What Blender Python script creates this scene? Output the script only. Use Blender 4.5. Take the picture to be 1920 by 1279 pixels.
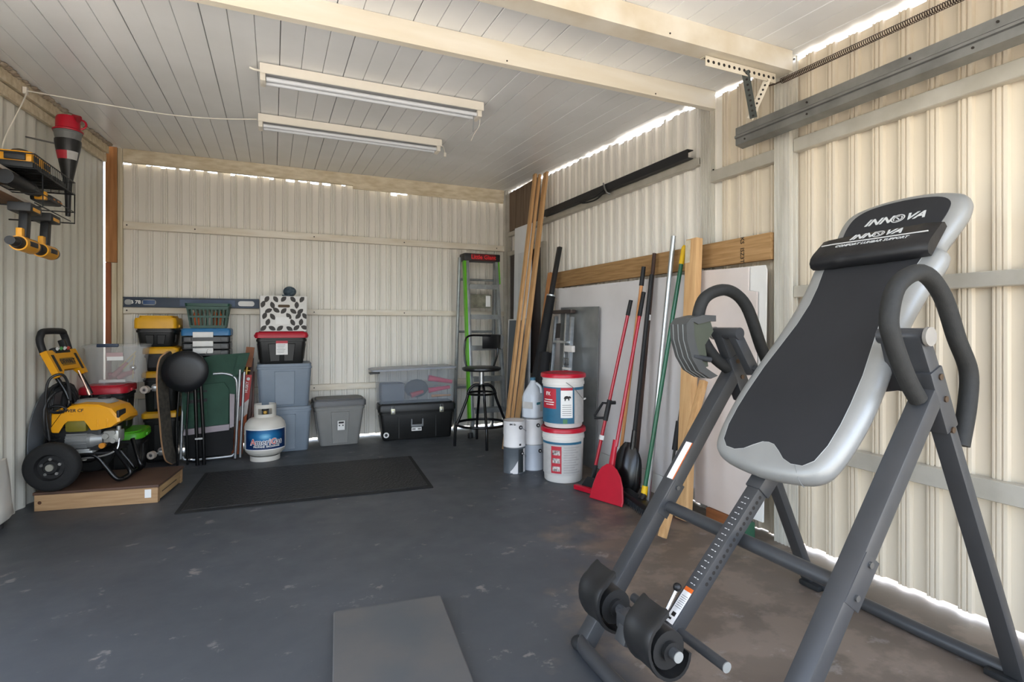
import bpy, bmesh, math, random
from mathutils import Vector, Matrix
random.seed(7)
for o in list(bpy.data.objects): bpy.data.objects.remove(o, do_unlink=True)
SC = bpy.context.scene
COL = SC.collection
rad = math.radians
V = Vector

# ------------------------------------------------------------------ camera, sky, sun, exposure
cd = bpy.data.cameras.new('camera'); cam = bpy.data.objects.new('camera', cd); COL.objects.link(cam)
cam.location = (0, 0, 1.08); cam.rotation_euler = (rad(90), 0, rad(-23.912))
cd.sensor_width = 36; cd.lens = 1009.3 / 1920 * 36; cd.shift_y = -(639.5 - 611.0) / 1920
cd.clip_start = 0.02
SC.camera = cam
W = bpy.data.worlds.new('sky'); SC.world = W; W.use_nodes = True
_n = W.node_tree.nodes; _l = W.node_tree.links
_bg = _n['Background']
_sky = _n.new('ShaderNodeTexSky'); _sky.sky_type = 'NISHITA'; _sky.sun_disc = False
_sky.sun_elevation = rad(52); _sky.sun_rotation = rad(75); _sky.air_density = 1.0; _sky.dust_density = 2.5; _sky.ozone_density = 1.0
_hs = _n.new('ShaderNodeHueSaturation'); _hs.inputs['Saturation'].default_value = .62; _l.new(_sky.outputs['Color'], _hs.inputs['Color']); _l.new(_hs.outputs['Color'], _bg.inputs['Color'])
_bg.inputs['Strength'].default_value = 0.50
sd = bpy.data.lights.new('sun', 'SUN'); sun = bpy.data.objects.new('sun', sd); COL.objects.link(sun)
sd.energy = 6.0; sd.angle = rad(0.6); sd.color = (1.0, 0.89, 0.74)
sun.rotation_euler = V((0.02, -0.40, -0.92)).to_track_quat('-Z', 'Y').to_euler()
SC.view_settings.view_transform = 'Standard'; SC.view_settings.look = 'None'
SC.view_settings.gamma = 1; SC.view_settings.use_curve_mapping = False
SC.view_settings.exposure = 1.62

# ------------------------------------------------------------------ materials
def lin(h):
    h = h.lstrip('#'); c = [int(h[i:i+2], 16) / 255 for i in (0, 2, 4)]
    return tuple((x / 12.92 if x <= .04045 else ((x + .055) / 1.055) ** 2.4) for x in c)
MATS = {}
def mat(name, hexc, rough=.5, metal=0., var=.12, scale=14., bump=0., bscale=None, stretch=(1, 1, 1), hex2=None, coat=0., alpha=None, trans=0., emit=None, ior=1.45):
    if name in MATS: return MATS[name]
    m = bpy.data.materials.new(name); m.use_nodes = True; MATS[name] = m
    n = m.node_tree.nodes; l = m.node_tree.links; b = n['Principled BSDF']
    c = lin(hexc); c2 = lin(hex2) if hex2 else tuple(x * (1 - var) for x in c)
    b.inputs['Roughness'].default_value = rough; b.inputs['Metallic'].default_value = metal
    b.inputs['Coat Weight'].default_value = coat; b.inputs['IOR'].default_value = ior
    tc = n.new('ShaderNodeTexCoord'); mp = n.new('ShaderNodeMapping'); mp.inputs['Scale'].default_value = stretch
    l.new(tc.outputs['Object'], mp.inputs['Vector'])
    nz = n.new('ShaderNodeTexNoise'); nz.inputs['Scale'].default_value = scale; nz.inputs['Detail'].default_value = 5
    l.new(mp.outputs['Vector'], nz.inputs['Vector'])
    rp = n.new('ShaderNodeValToRGB'); rp.color_ramp.elements[0].position = .32; rp.color_ramp.elements[1].position = .68
    rp.color_ramp.elements[0].color = (*c, 1); rp.color_ramp.elements[1].color = (*c2, 1)
    l.new(nz.outputs['Fac'], rp.inputs['Fac']); l.new(rp.outputs['Color'], b.inputs['Base Color'])
    if bump:
        nb = n.new('ShaderNodeTexNoise'); nb.inputs['Scale'].default_value = bscale or scale * 6; nb.inputs['Detail'].default_value = 3
        l.new(mp.outputs['Vector'], nb.inputs['Vector'])
        bp = n.new('ShaderNodeBump'); bp.inputs['Strength'].default_value = bump; bp.inputs['Distance'].default_value = .01
        l.new(nb.outputs['Fac'], bp.inputs['Height']); l.new(bp.outputs['Normal'], b.inputs['Normal'])
    if trans: b.inputs['Transmission Weight'].default_value = trans
    if alpha is not None: b.inputs['Alpha'].default_value = alpha
    return m
def wood(name, h1, h2, axis='z', rough=.7, scale=3.):
    s = [16, 16, 16]; s['xyz'.index(axis)] = 1.0
    return mat(name, h1, rough, hex2=h2, scale=scale, stretch=tuple(s), bump=.15)

# ------------------------------------------------------------------ mesh builder
def RZ(a): return Matrix.Rotation(a, 4, 'Z')
def RX(a): return Matrix.Rotation(a, 4, 'X')
def RY(a): return Matrix.Rotation(a, 4, 'Y')
def T(x, y=None, z=None): return Matrix.Translation(V(x) if y is None else V((x, y, z)))
MW = {}
class B:
    def __init__(s): s.v = []; s.f = []
    def add(s, vs, fs, m=None):
        k = len(s.v)
        s.v += [tuple(m @ V(p)) if m else tuple(p) for p in vs]; s.f += [tuple(i + k for i in f) for f in fs]; return s
    def box(s, c, d, m=None, bev=0.):
        x, y, z = (q / 2 for q in d)
        cc = T(c); cc = (m @ cc) if m else cc
        if bev <= 0:
            vs = [(-x, -y, -z), (x, -y, -z), (x, y, -z), (-x, y, -z), (-x, -y, z), (x, -y, z), (x, y, z), (-x, y, z)]
            return s.add(vs, [(3, 2, 1, 0), (4, 5, 6, 7), (0, 1, 5, 4), (1, 2, 6, 5), (2, 3, 7, 6), (3, 0, 4, 7)], cc)
        bm = bmesh.new(); bmesh.ops.create_cube(bm, size=1)
        for q in bm.verts: q.co = V((q.co.x * 2 * x, q.co.y * 2 * y, q.co.z * 2 * z))
        bmesh.ops.bevel(bm, geom=bm.edges[:], offset=min(bev, .49 * min(d)), segments=2, profile=.6, affect='EDGES')
        bm.verts.index_update()
        s.add([q.co[:] for q in bm.verts], [[q.index for q in f.verts] for f in bm.faces], cc); bm.free(); return s
    def bb(s, a, b, m=None, bev=0.):   # box from two corners
        return s.box([(p + q) / 2 for p, q in zip(a, b)], [abs(p - q) for p, q in zip(a, b)], m, bev)
    def beam(s, p, q, w, t, up=(0, 0, 1), bev=0.):  # bar from p to q: w across, t along "up"
        p = V(p); q = V(q); z = (q - p).normalized(); u = V(up); x = u.cross(z)
        if x.length < 1e-4: x = V((1, 0, 0))
        x.normalize(); y = z.cross(x)
        m = Matrix((x, y, z)).transposed().to_4x4(); m.translation = (p + q) / 2
        return s.box((0, 0, 0), (w, t, (q - p).length), m, bev)
    def ring(s, pts_list, closed=False, cap=True):   # loft of equal rings
        n = len(pts_list[0]); k = len(s.v); L = len(pts_list)
        for r in pts_list: s.v += [tuple(p) for p in r]
        for i in range(L if closed else L - 1):
            a = k + i * n; b = k + ((i + 1) % L) * n
            for j in range(n): s.f.append((a + j, a + (j + 1) % n, b + (j + 1) % n, b + j))
        if cap and not closed:
            s.f.append(tuple(k + j for j in reversed(range(n)))); s.f.append(tuple(k + (L - 1) * n + j for j in range(n)))
        return s
    def tube(s, pts, r, n=10, closed=False, cap=True):
        pts = [V(p) for p in pts]; L = len(pts); rs = r if isinstance(r, (list, tuple)) else [r] * L
        def tan(i):
            a = pts[(i - 1) % L] if closed or i > 0 else pts[0]; b = pts[(i + 1) % L] if closed or i < L - 1 else pts[-1]
            return (b - a).normalized()
        t0 = tan(0); u = t0.orthogonal().normalized(); rings = []
        for i in range(L):
            t = tan(i); u = (u - t * u.dot(t))
            u = u.normalized() if u.length > 1e-6 else t.orthogonal().normalized()
            w = t.cross(u)
            rings.append([pts[i] + (u * math.cos(2 * math.pi * j / n) + w * math.sin(2 * math.pi * j / n)) * rs[i] for j in range(n)])
        return s.ring(rings, closed, cap)
    def cyl(s, p, q, r, r2=None, n=16): return s.tube([p, q], [r, r if r2 is None else r2], n)
    def lathe(s, prof, m=None, n=28, cap=True):
        m = m or Matrix()
        return s.ring([[m @ V((r * math.cos(2 * math.pi * j / n), r * math.sin(2 * math.pi * j / n), z)) for j in range(n)] for r, z in prof], False, cap)
    def prism(s, pts, z0, z1, m=None):
        m = m or Matrix()
        return s.ring([[m @ V((x, y, z0)) for x, y in pts], [m @ V((x, y, z1)) for x, y in pts]])
    def rrect(s, secs, m=None, k=4, cap=True):   # loft of rounded rectangles (z, w, d, r[, cx, cy])
        m = m or Matrix(); out = []
        for q in secs:
            z, w, d, r = q[:4]; cx, cy = (q[4], q[5]) if len(q) > 4 else (0, 0)
            r = min(r, w / 2 - 1e-4, d / 2 - 1e-4); p = []
            for sx, sy, a0 in ((1, 1, 0), (-1, 1, 90), (-1, -1, 180), (1, -1, 270)):
                for i in range(k + 1):
                    a = rad(a0 + 90 * i / k)
                    p.append(m @ V((cx + sx * (w / 2 - r) + r * math.cos(a), cy + sy * (d / 2 - r) + r * math.sin(a), z)))
            out.append(p)
        return s.ring(out, False, cap)
    def sphere(s, c, r, n=14, sc=(1, 1, 1)):
        pr = [(max(1e-4, math.sin(math.pi * i / (n // 2))) , -math.cos(math.pi * i / (n // 2))) for i in range(n // 2 + 1)]
        m = T(c) @ Matrix.Diagonal((r * sc[0], r * sc[1], r * sc[2], 1)); return s.lathe(pr, m, n)
    def ob(s, name, m, parent=None, world=False, smooth=True, ang=38, mw=None):
        me = bpy.data.meshes.new(name); vs = s.v
        M = mw
        if world and parent is not None: M = MW[parent.name].inverted() @ (mw or Matrix())
        if M is not None: vs = [tuple(M @ V(p)) for p in vs]
        me.from_pydata(vs, [], s.f); me.update()
        bm = bmesh.new(); bm.from_mesh(me); bmesh.ops.recalc_face_normals(bm, faces=bm.faces[:]); bm.to_mesh(me); bm.free()
        if smooth: me.shade_smooth(); me.set_sharp_from_angle(angle=rad(ang))
        me.materials.append(m)
        o = bpy.data.objects.new(name, me); COL.objects.link(o)
        if parent is not None:
            o.parent = parent
            MW[o.name] = MW.get(parent.name, Matrix())
        else: MW[o.name] = Matrix()
        return o
def tag(o, label=None, cat=None, group=None, kind=None):
    if label: o['label'] = label
    if cat: o['category'] = cat
    if group: o['group'] = group
    if kind: o['kind'] = kind
    return o
def thing(name, label, cat, loc=(0, 0, 0), rz=0., group=None, M=None):
    o = bpy.data.objects.new(name, None); COL.objects.link(o); o.empty_display_size = .05
    m = M if M is not None else T(loc) @ RZ(rz)
    o.matrix_world = m; MW[o.name] = m.copy()
    return tag(o, label, cat, group)
def struct(o): o['kind'] = 'structure'; return o
def sgroup(name):
    o = bpy.data.objects.new(name, None); COL.objects.link(o); o.empty_display_size = .05; MW[o.name] = Matrix(); o['kind'] = 'structure'; return o
def dup(root, M, label=None, group=None):
    r = root.copy(); COL.objects.link(r); r.matrix_world = M; MW[r.name] = M.copy()
    if label: r['label'] = label
    if group: r['group'] = group
    for ch in list(root.children):
        c = ch.copy(); COL.objects.link(c); c.parent = r
        for g in list(ch.children):
            d = g.copy(); COL.objects.link(d); d.parent = c
    return r
def text(name, body, size, m, parent, M, ext=.0006, bold=0., align='CENTER', sx=1., shear=0., sp=1., world=False):
    cu = bpy.data.curves.new('t', 'FONT'); cu.body = body; cu.size = size; cu.extrude = ext; cu.align_x = align; cu.align_y = 'CENTER'
    cu.offset = bold; cu.shear = shear; cu.space_character = sp; cu.resolution_u = 2
    to = bpy.data.objects.new('t', cu); COL.objects.link(to)
    bpy.context.view_layer.update()
    dg = bpy.context.evaluated_depsgraph_get()
    me = bpy.data.meshes.new_from_object(to.evaluated_get(dg))
    bpy.data.objects.remove(to, do_unlink=True); bpy.data.curves.remove(cu)
    me.name = name
    MM = (MW[parent.name].inverted() @ M) if world else M
    me.transform(MM @ Matrix.Diagonal((sx, 1, 1, 1)))
    me.materials.clear(); me.materials.append(m)
    o = bpy.data.objects.new(name, me); COL.objects.link(o); o.parent = parent; MW[o.name] = MW.get(parent.name, Matrix())
    return o
def face(o, ex, ey):   # matrix: local x -> ex, y -> ey, origin o
    ex = V(ex).normalized(); ey = V(ey); ey = (ey - ex * ey.dot(ex)).normalized(); ez = ex.cross(ey)
    m = Matrix((ex, ey, ez)).transposed().to_4x4(); m.translation = V(o); return m
def arc(c, r, a0, a1, n, ax=(1, 0, 0), ay=(0, 0, 1)):
    return [V(c) + V(ax) * r * math.cos(rad(a0 + (a1 - a0) * i / n)) + V(ay) * r * math.sin(rad(a0 + (a1 - a0) * i / n)) for i in range(n + 1)]
def smooth_path(pts, n=6):  # catmull-rom through points
    P = [V(p) for p in pts]; P = [P[0] * 2 - P[1]] + P + [P[-1] * 2 - P[-2]]; out = []
    for i in range(1, len(P) - 2):
        a, b, c, d = P[i-1:i+3]
        for k in range(n):
            t = k / n; out.append(.5 * ((2 * b) + (c - a) * t + (2 * a - 5 * b + 4 * c - d) * t * t + (3 * b - a - 3 * c + d) * t ** 3))
    return out + [P[-2]]
# ------------------------------------------------------------------ setting
XL, XR, YB, YF = -1.27, 2.376, 5.433, -0.20
def zc(y): return 2.342 + .0384 * y
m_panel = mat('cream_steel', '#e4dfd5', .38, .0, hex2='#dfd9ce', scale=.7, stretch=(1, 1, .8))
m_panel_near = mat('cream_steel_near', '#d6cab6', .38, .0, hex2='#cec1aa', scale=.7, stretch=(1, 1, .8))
m_panelL = mat('pale_steel', '#d8d6cc', .36, .0, hex2='#cac7ba', scale=1.2, stretch=(1, 1, .5))
m_white = mat('white_trim', '#dcd5c6', .45, hex2='#cbbfa8', scale=6)
m_beam = mat('cream_beam', '#e5decf', .5, hex2='#dcd2bd', scale=5, stretch=(.5, 3, 3))
m_girt = mat('galv_girt', '#bdb8ac', .4, .25, hex2='#aca698', scale=8)
m_galv = mat('galvanized', '#8b8b89', .42, .75, hex2='#757573', scale=10)
m_dark = mat('dark_void', '#2a2724', .9)
m_black = mat('black_plastic', '#151516', .42, var=.2)
m_rubber = mat('rubber', '#18191a', .75, var=.2)
m_screw = mat('screw', '#3a3530', .5, .6)

# floor: painted slab with worn brown concrete towards the right and flaked paint
fm = bpy.data.materials.new('painted_concrete'); fm.use_nodes = True
n = fm.node_tree.nodes; l = fm.node_tree.links; pb = n['Principled BSDF']
tc = n.new('ShaderNodeTexCoord'); sep = n.new('ShaderNodeSeparateXYZ'); l.new(tc.outputs['Object'], sep.inputs[0])
def noise(sc, det=6, st=(1, 1, 1), rough=.55):
    mp = n.new('ShaderNodeMapping'); mp.inputs['Scale'].default_value = st; l.new(tc.outputs['Object'], mp.inputs['Vector'])
    q = n.new('ShaderNodeTexNoise'); q.inputs['Scale'].default_value = sc; q.inputs['Detail'].default_value = det; q.inputs['Roughness'].default_value = rough
    l.new(mp.outputs['Vector'], q.inputs['Vector']); return q.outputs['Fac']
def math_(op, a, b=0.):
    q = n.new('ShaderNodeMath'); q.operation = op
    for i, x in enumerate((a, b)):
        if isinstance(x, (int, float)): q.inputs[i].default_value = x
        else: l.new(x, q.inputs[i])
    return q.outputs[0]
def ramp(x, stops):
    q = n.new('ShaderNodeValToRGB'); q.color_ramp.elements.remove(q.color_ramp.elements[1])
    for i, (p, c) in enumerate(stops):
        e = q.color_ramp.elements[0] if i == 0 else q.color_ramp.elements.new(p)
        e.position = p; e.color = (*c, 1) if isinstance(c, tuple) else (c, c, c, 1)
    l.new(x, q.inputs['Fac']); return q.outputs['Color']
def mixc(f, a, b):
    q = n.new('ShaderNodeMix'); q.data_type = 'RGBA'
    if isinstance(f, float): q.inputs[0].default_value = f
    else: l.new(f, q.inputs[0])
    for i, x in ((6, a), (7, b)):
        if isinstance(x, tuple): q.inputs[i].default_value = (*x, 1)
        else: l.new(x, q.inputs[i])
    return q.outputs[2]
big = noise(1.3, 5); med = noise(5., 7); fine = noise(34., 6, (1, .7, 1)); fl = noise(9., 9, (.8, 1, 1), .66)
paint = mixc(ramp(big, [(.3, 0.), (.7, 1.)]), lin('#3f4246'), lin('#4a4d51'))
# brown bare zone: along a line X + .35*Y, strongest right of the table
side = math_('ADD', math_('MULTIPLY', sep.outputs['X'], 1.0), math_('MULTIPLY', sep.outputs['Y'], -.52))
side = math_('ADD', side, math_('MULTIPLY', math_('SUBTRACT', med, .5), 1.1))
side = math_('ADD', side, math_('MULTIPLY', math_('SUBTRACT', big, .5), .8))
bare = ramp(math_('MULTIPLY', math_('ADD', side, 1.), .5), [(.56, 0.), (.70, 1.)])
brown = mixc(ramp(med, [(.3, 0.), (.7, 1.)]), lin('#594f46'), lin('#6d6156'))
patchy = ramp(math_('ADD', noise(3.2, 8, (1, 1.3, 1), .62), math_('MULTIPLY', fine, .12)), [(.55, 0.), (.63, 1.)])
brown = mixc(math_('MULTIPLY', patchy, .55), brown, lin('#857669'))
base = mixc(bare, paint, brown)
flake = ramp(math_('ADD', fl, math_('MULTIPLY', big, .15)), [(.69, 0.), (.74, 1.)])
pinkg = mixc(ramp(med, [(.4, 0.), (.6, 1.)]), lin('#85827e'), lin('#8e857d'))
ff = n.new('ShaderNodeMath'); ff.operation = 'MULTIPLY'; l.new(flake, ff.inputs[0]); ff.inputs[1].default_value = .55
base = mixc(ff.outputs[0], base, pinkg)
spots = ramp(noise(60., 2), [(.76, 0.), (.79, 1.)])
base = mixc(math_('MULTIPLY', spots, .35), base, lin('#a8a49c'))
l.new(base, pb.inputs['Base Color'])
l.new(ramp(med, [(.3, .42), (.7, .58)]), pb.inputs['Roughness'])
bp = n.new('ShaderNodeBump'); bp.inputs['Strength'].default_value = .05; bp.inputs['Distance'].default_value = .01
l.new(fine, bp.inputs['Height']); l.new(bp.outputs['Normal'], pb.inputs['Normal'])
struct(B().bb((XL - .50, YF, -.12), (XR + .03, YB + .02, 0)).ob('floor', fm))
# ground outside (pale sunlit concrete and sand), seen only through the gaps
m_ground = mat('outside_ground', '#b7b2a8', .9, hex2='#a8a298', scale=2)
gnd = B().bb((-14, -14, -.30), (14, 14, -.125)).ob('ground', m_ground); struct(gnd)
# worn concrete pad in front
tag(B().rrect([(0.0005, .40, .62, .012), (.020, .40, .62, .012), (.024, .392, .612, .012)]).ob('concrete_pad', mat('pad_concrete', '#4e5051', .6, hex2='#5d5955', scale=4, bump=.05), mw=T(.37, 1.76, 0) @ RZ(rad(-6)), ang=30),
    'low grey rectangular concrete pad in the middle of the near floor', 'pad')

# corrugated sheets: profile list of (u, depth); one sheet object per ~0.85 m
def rib_profile(u0, n):
    P = 0.106; out = []
    for i in range(n):
        u = u0 + i * P
        out += [(u, 0), (u + .054, 0), (u + .058, .017), (u + .069, .018), (u + .071, .011), (u + .075, .011), (u + .077, .018), (u + .088, .018), (u + .090, .011), (u + .094, .011), (u + .096, .018), (u + .102, .017)]
    out.append((u0 + n * P, 0)); return out
def wave_profile(u0, n):
    P = .12; k = 8
    return [(u0 + P * i / k, .011 * (1 - math.cos(2 * math.pi * i / k)) / 2 * 1.6) for i in range(n * k + 1)]
def xl(y): return -1.262 - .08 * (YB - y)
def sheet(prof, fn, z0, z1):
    """fn(u, depth, z) -> point; z1 may be a function of u"""
    b = B()
    for (u, d), (u2, d2) in zip(prof, prof[1:]):
        top = z1((u + u2) / 2) if callable(z1) else z1; bot = z0((u + u2) / 2) if callable(z0) else z0
        b.add([fn(u, d, bot), fn(u2, d2, bot), fn(u2, d2, top), fn(u, d, top)], [(0, 1, 2, 3)])
        b.add([fn(u, d - .0015, bot), fn(u2, d2 - .0015, bot), fn(u2, d2 - .0015, top), fn(u, d - .0015, top)], [(3, 2, 1, 0)])
    return b
rnd = random.Random(3)
wb = sgroup('wall_back')
tops = {}
def back_top(u):
    k = int((u - XL) / .053)
    if k not in tops: tops[k] = rnd.choice([2.462, 2.455, 2.447, 2.44, 2.432, 2.424])
    return tops[k] - (.035 if 1.10 < u < 1.22 else 0)
u = XL + .018
while u < XR - .01:
    n_ = min(8, int(round((XR + .06 - u) / .106)))
    if n_ < 1: break
    sheet(rib_profile(u, n_), lambda a, d, z: (a, YB - d, z), .018, back_top).ob('wall_panel', m_panel, wb, smooth=False); u += n_ * .106
# left wall: deep at the back, then an open doorway towards the front
wl = sgroup('wall_left')
for y0, n_ in ((2.485, 8), (3.445, 8), (4.405, 8)):
    sheet(wave_profile(y0, n_), lambda a, d, z: (xl(a) + d, a, z), .0, lambda a: zc(a) - .04).ob('wall_panel', m_panelL, wl, smooth=True)
sheet(wave_profile(YF, 10), lambda a, d, z: (xl(a) + d, a, z), .0, lambda a: zc(a) - .04).ob('wall_panel', m_panelL, wl, smooth=True)
wr = sgroup('wall_right')
rt = {}
def rtop2(a):
    k = int(a / .053)
    if k not in rt: rt[k] = rnd.choice([.0, .004, .009, .014]) if a > 1.95 else .010 + .006 * rnd.random()
    if 2.85 < a < 3.35: return zc(a) - .030
    return zc(a) - .006 - rt[k]
u = YF
while u < YB - .01:
    n_ = min(8, int(round((YB - u) / .106)))
    if n_ < 1: break
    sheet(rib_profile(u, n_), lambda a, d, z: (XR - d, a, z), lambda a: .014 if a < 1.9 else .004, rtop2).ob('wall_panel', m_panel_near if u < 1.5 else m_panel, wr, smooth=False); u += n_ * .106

# ceiling: narrow grooved boards, three runs separated by the beams, dark gaps between
m_ceil = mat('white_ceiling_board', '#eceded', .26, hex2='#e2e3e2', scale=2.2, stretch=(1, 1, 1), bump=.05, bscale=7)
ce = sgroup('ceiling')
def slope_box(x0, x1, y0, y1, h0, h1, b=None):
    b = b or B()
    return b.add([(x0, y0, zc(y0) + h0), (x1, y0, zc(y0) + h0), (x1, y1, zc(y1) + h0), (x0, y1, zc(y1) + h0),
                  (x0, y0, zc(y0) + h1), (x1, y0, zc(y0) + h1), (x1, y1, zc(y1) + h1), (x0, y1, zc(y1) + h1)],
                 [(3, 2, 1, 0), (4, 5, 6, 7), (0, 1, 5, 4), (1, 2, 6, 5), (2, 3, 7, 6), (3, 0, 4, 7)])
slope_box(XL - .55, XR + .004, YF, YB + .16, .016, .06).ob('roof_deck', m_dark, ce)
for (y0, y1, off) in ((2.385, YB + .02, 0.), (1.86, 2.375, .03), (YF, 1.85, .06)):
    x = XL + .01 - 5 * .1075; i = 1
    while x < XR - .01:
        w = .1075; x1 = min(x + w, XR)
        g = .0042 if (i + int(off * 50)) % 3 == 0 else .0016
        dz = rnd.uniform(-.0012, .0012)
        bb = B(); x0 = x + g / 2; xe = x1 - .0008; c_ = .003
        vs = []
        for y in (y0, y1):
            for (xx, hh) in ((x0, .015), (x0, c_), (x0 + c_ * .6, 0), (xe - c_ * .6, 0), (xe, c_), (xe, .015)):
                vs.append((xx, y, zc(y) + hh + dz))
        bb.add(vs, [(0, 1, 7, 6), (1, 2, 8, 7), (2, 3, 9, 8), (3, 4, 10, 9), (4, 5, 11, 10), (5, 0, 6, 11), (0, 5, 4, 3, 2, 1), (6, 7, 8, 9, 10, 11)])
        bb.ob('plank', m_ceil, ce, smooth=False); x += w; i += 1
# beams
def trim(name, b, m=m_beam, smooth=False): return struct(b.ob(name, m, smooth=smooth))
m_stain = mat('stained_cream', '#dfd2b8', .6, hex2='#c6b595', scale=16, stretch=(.6, 2, 2))
trim('trim_1', B().bb((-1.135, 5.365, 2.436), (2.285, 5.402, zc(5.365) - .002)), m_stain)
bt2 = trim('trim_2', B().bb((.70, 5.352, 2.40), (2.27, 5.364, 2.437)), m_stain)
b1 = trim('trim_3', slope_box(XL - .30, 2.328, 2.36, 2.40, -.103, -.001))
b2 = trim('trim_4', slope_box(XL - .35, 2.296, 1.83, 1.925, -.10, -.001), m_white)
# small nail heads along both beams
for i, (x, y, z) in enumerate([(1.02, 2.3595, 2.345), (1.9, 2.3595, 2.342), (1.55, 1.8295, 2.33)]):
    B().cyl((x, y, z), (x, y - .002, z), .004, n=8).ob('nail', m_screw, b1 if y > 2 else b2)
# left wall head plates
def skew_box(dx0, dx1, y0, y1, h0, h1):
    b = B()
    return b.add([(xl(y) + dx, y, zc(y) + h) for y in (y0, y1) for dx in (dx0, dx1) for h in (h0, h1)], [(0, 1, 3, 2), (4, 6, 7, 5), (0, 4, 5, 1), (2, 3, 7, 6), (0, 2, 6, 4), (1, 5, 7, 3)])
trim('trim_5', skew_box(.020, .060, 2.45, YB - .14, -.075, -.002), m_stain)
trim('trim_6', skew_box(.020, .043, 2.45, YB - .14, -.145, -.083), m_stain)
# girts
def girt(name, b): return trim(name, b, m_girt)
m_cgirt = mat('cream_girt', '#e9e2d4', .5, hex2='#d9cdb8', scale=7, stretch=(.5, 3, 3))
for k, (z0, z1, x1) in enumerate(((1.885, 1.946, 2.29), (1.183, 1.234, 2.29), (.470, .525, 2.29))):
    g = B().bb((-1.136, 5.37, z0), (x1, 5.418, z1), bev=.003).ob('trim_%d' % (7 + k), m_cgirt); struct(g)
    for x in (-1.11, -.62, .35, 1.2, 2.2): B().cyl((x, 5.3705, (z0 + z1) / 2), (x, 5.367, (z0 + z1) / 2), .006, n=8).ob('screw', m_screw, g)
def rgirt(name, y0, y1, z0, z1):
    b = B(); x0 = 2.322
    b.prism([(x0, z0), (x0 + .004, z0 - .003), (2.362, z0 - .003), (2.362, z0 + .002), (x0 + .006, z0 + .004), (x0 + .006, z1 - .004), (2.362, z1 - .002), (2.362, z1 + .003), (x0 + .004, z1 + .003), (x0, z1)], y0, y1, face((0, 0, 0), (1, 0, 0), (0, 0, 1)) @ Matrix.Diagonal((1, 1, -1, 1)))
    return trim(name, b, m_girt)
rgirt('trim_10', YF, 1.846, 1.932, 1.99); rgirt('trim_11', YF, 1.846, 1.222, 1.272); rgirt('trim_12', YF, 1.846, .462, .530)
rgirt('trim_13', 1.941, 2.392, 1.915, 1.975); rgirt('trim_14', 2.486, 5.34, 2.045, 2.085); rgirt('trim_15', 1.941, 5.34, .55, .61)
# posts
m_rough = wood('rough_post', '#b07c4c', '#966439', 'z')
m_creamw = wood('cream_post', '#d6cbb2', '#bcae92', 'z')
trim('trim_16', B().bb((-1.250, 5.345, 1.60), (-1.172, 5.385, zc(5.35) - .003)), m_rough)
trim('trim_17', B().bb((-1.250, 5.348, .001), (-1.212, 5.385, 1.597)), wood('red_post', '#95532f', '#7c4426', 'z'))
trim('trim_18', B().bb((-1.210, 5.352, .001), (-1.176, 5.385, 1.597)), m_creamw)
def ribpost(name, x0, x1, y0, y1, z1, m):
    b = B(); pts = [(x0, y1)]
    nrib = 4
    for i in range(nrib):   # grooves on the inward face
        a = y1 + (y0 - y1) * (i + .25) / nrib; c = y1 + (y0 - y1) * (i + .75) / nrib
        pts += [(x0, a), (x0 + .006, a - .002), (x0 + .006, c + .002), (x0, c)]
    pts += [(x0, y0)]
    for i in range(2):
        a = x0 + (x1 - x0) * (i + .3) / 2; c = x0 + (x1 - x0) * (i + .75) / 2
        pts += [(a, y0), (a + .002, y0 + .005), (c - .002, y0 + .005), (c, y0)]
    pts += [(x1, y0), (x1, y1)]
    return trim(name, b.prism(pts, .001, z1), m)
m_post = mat('aluminium_post', '#d3cfc4', .35, .3, hex2='#bdb8ac', scale=6, stretch=(4, 4, .5))
trim('trim_19', B().bb((-1.171, 5.36, .001), (-1.138, 5.40, zc(5.36) - .003), bev=.003), m_creamw)
ribpost('trim_20', 2.292, 2.366, 5.345, 5.405, zc(5.345) - .003, m_girt)
p1 = ribpost('trim_21', 2.330, 2.362, 2.396, 2.482, zc(2.4) - .003, m_post)
p2 = ribpost('trim_22', 2.298, 2.362, 1.850, 1.937, zc(1.85) - .003, m_post)
for (x, y, z, p) in ((2.345, 2.395, 2.40, p1), (2.345, 2.395, 2.37, p1), (2.345, 2.395, 1.99, p1), (2.345, 2.395, 1.955, p1), (2.33, 1.849, 2.385, p2)):
    B().cyl((x, y, z), (x, y - .003, z), .005, n=8).ob('screw', m_screw, p)
# brown board on the right wall in the far corner, and the dark door below it
m_ply = wood('brown_ply', '#7d6a58', '#64523f', 'z')
for i in range(4):
    B().bb((2.338, 4.63 + i * .178, 2.10), (2.352, 4.63 + (i + 1) * .178 - .003, zc(4.7) - .006)).ob('plank', m_ply, wr, smooth=False)
dr = sgroup('door_1')
m_al = mat('bright_aluminium', '#b9bcbe', .3, .85, hex2='#a0a4a6', scale=20)
m_ddoor = mat('dark_door', '#3a302c', .35)
B().bb((2.33, 4.55, .02), (2.352, 5.30, 1.83)).ob('door_leaf', m_ddoor, dr)
B().bb((2.315, 5.30, .0), (2.352, 5.338, 1.875)).bb((2.315, 4.50, .0), (2.352, 4.55, 1.875)).bb((2.315, 4.55, 1.83), (2.352, 5.30, 1.875)).ob('door_frame', m_girt, dr, smooth=False)
B().sphere((2.30, 5.22, .98), .022).cyl((2.30, 5.22, .98), (2.33, 5.22, .98), .01).ob('door_handle', m_al, dr)
# crusty brown foam between ceiling and left wall plate
b = B()
for i in range(44):
    y = 3.2 + i * .048; b.sphere((xl(y) + .07 + rnd.uniform(-.008, .008), y, zc(y) - .008), rnd.uniform(.010, .02), 8, (1.6, 1.6, .7))
tag(b.ob('trim_23', mat('foam_bits', '#8a7a68', .8, hex2='#b3a693', scale=40)), kind='structure')
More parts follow.
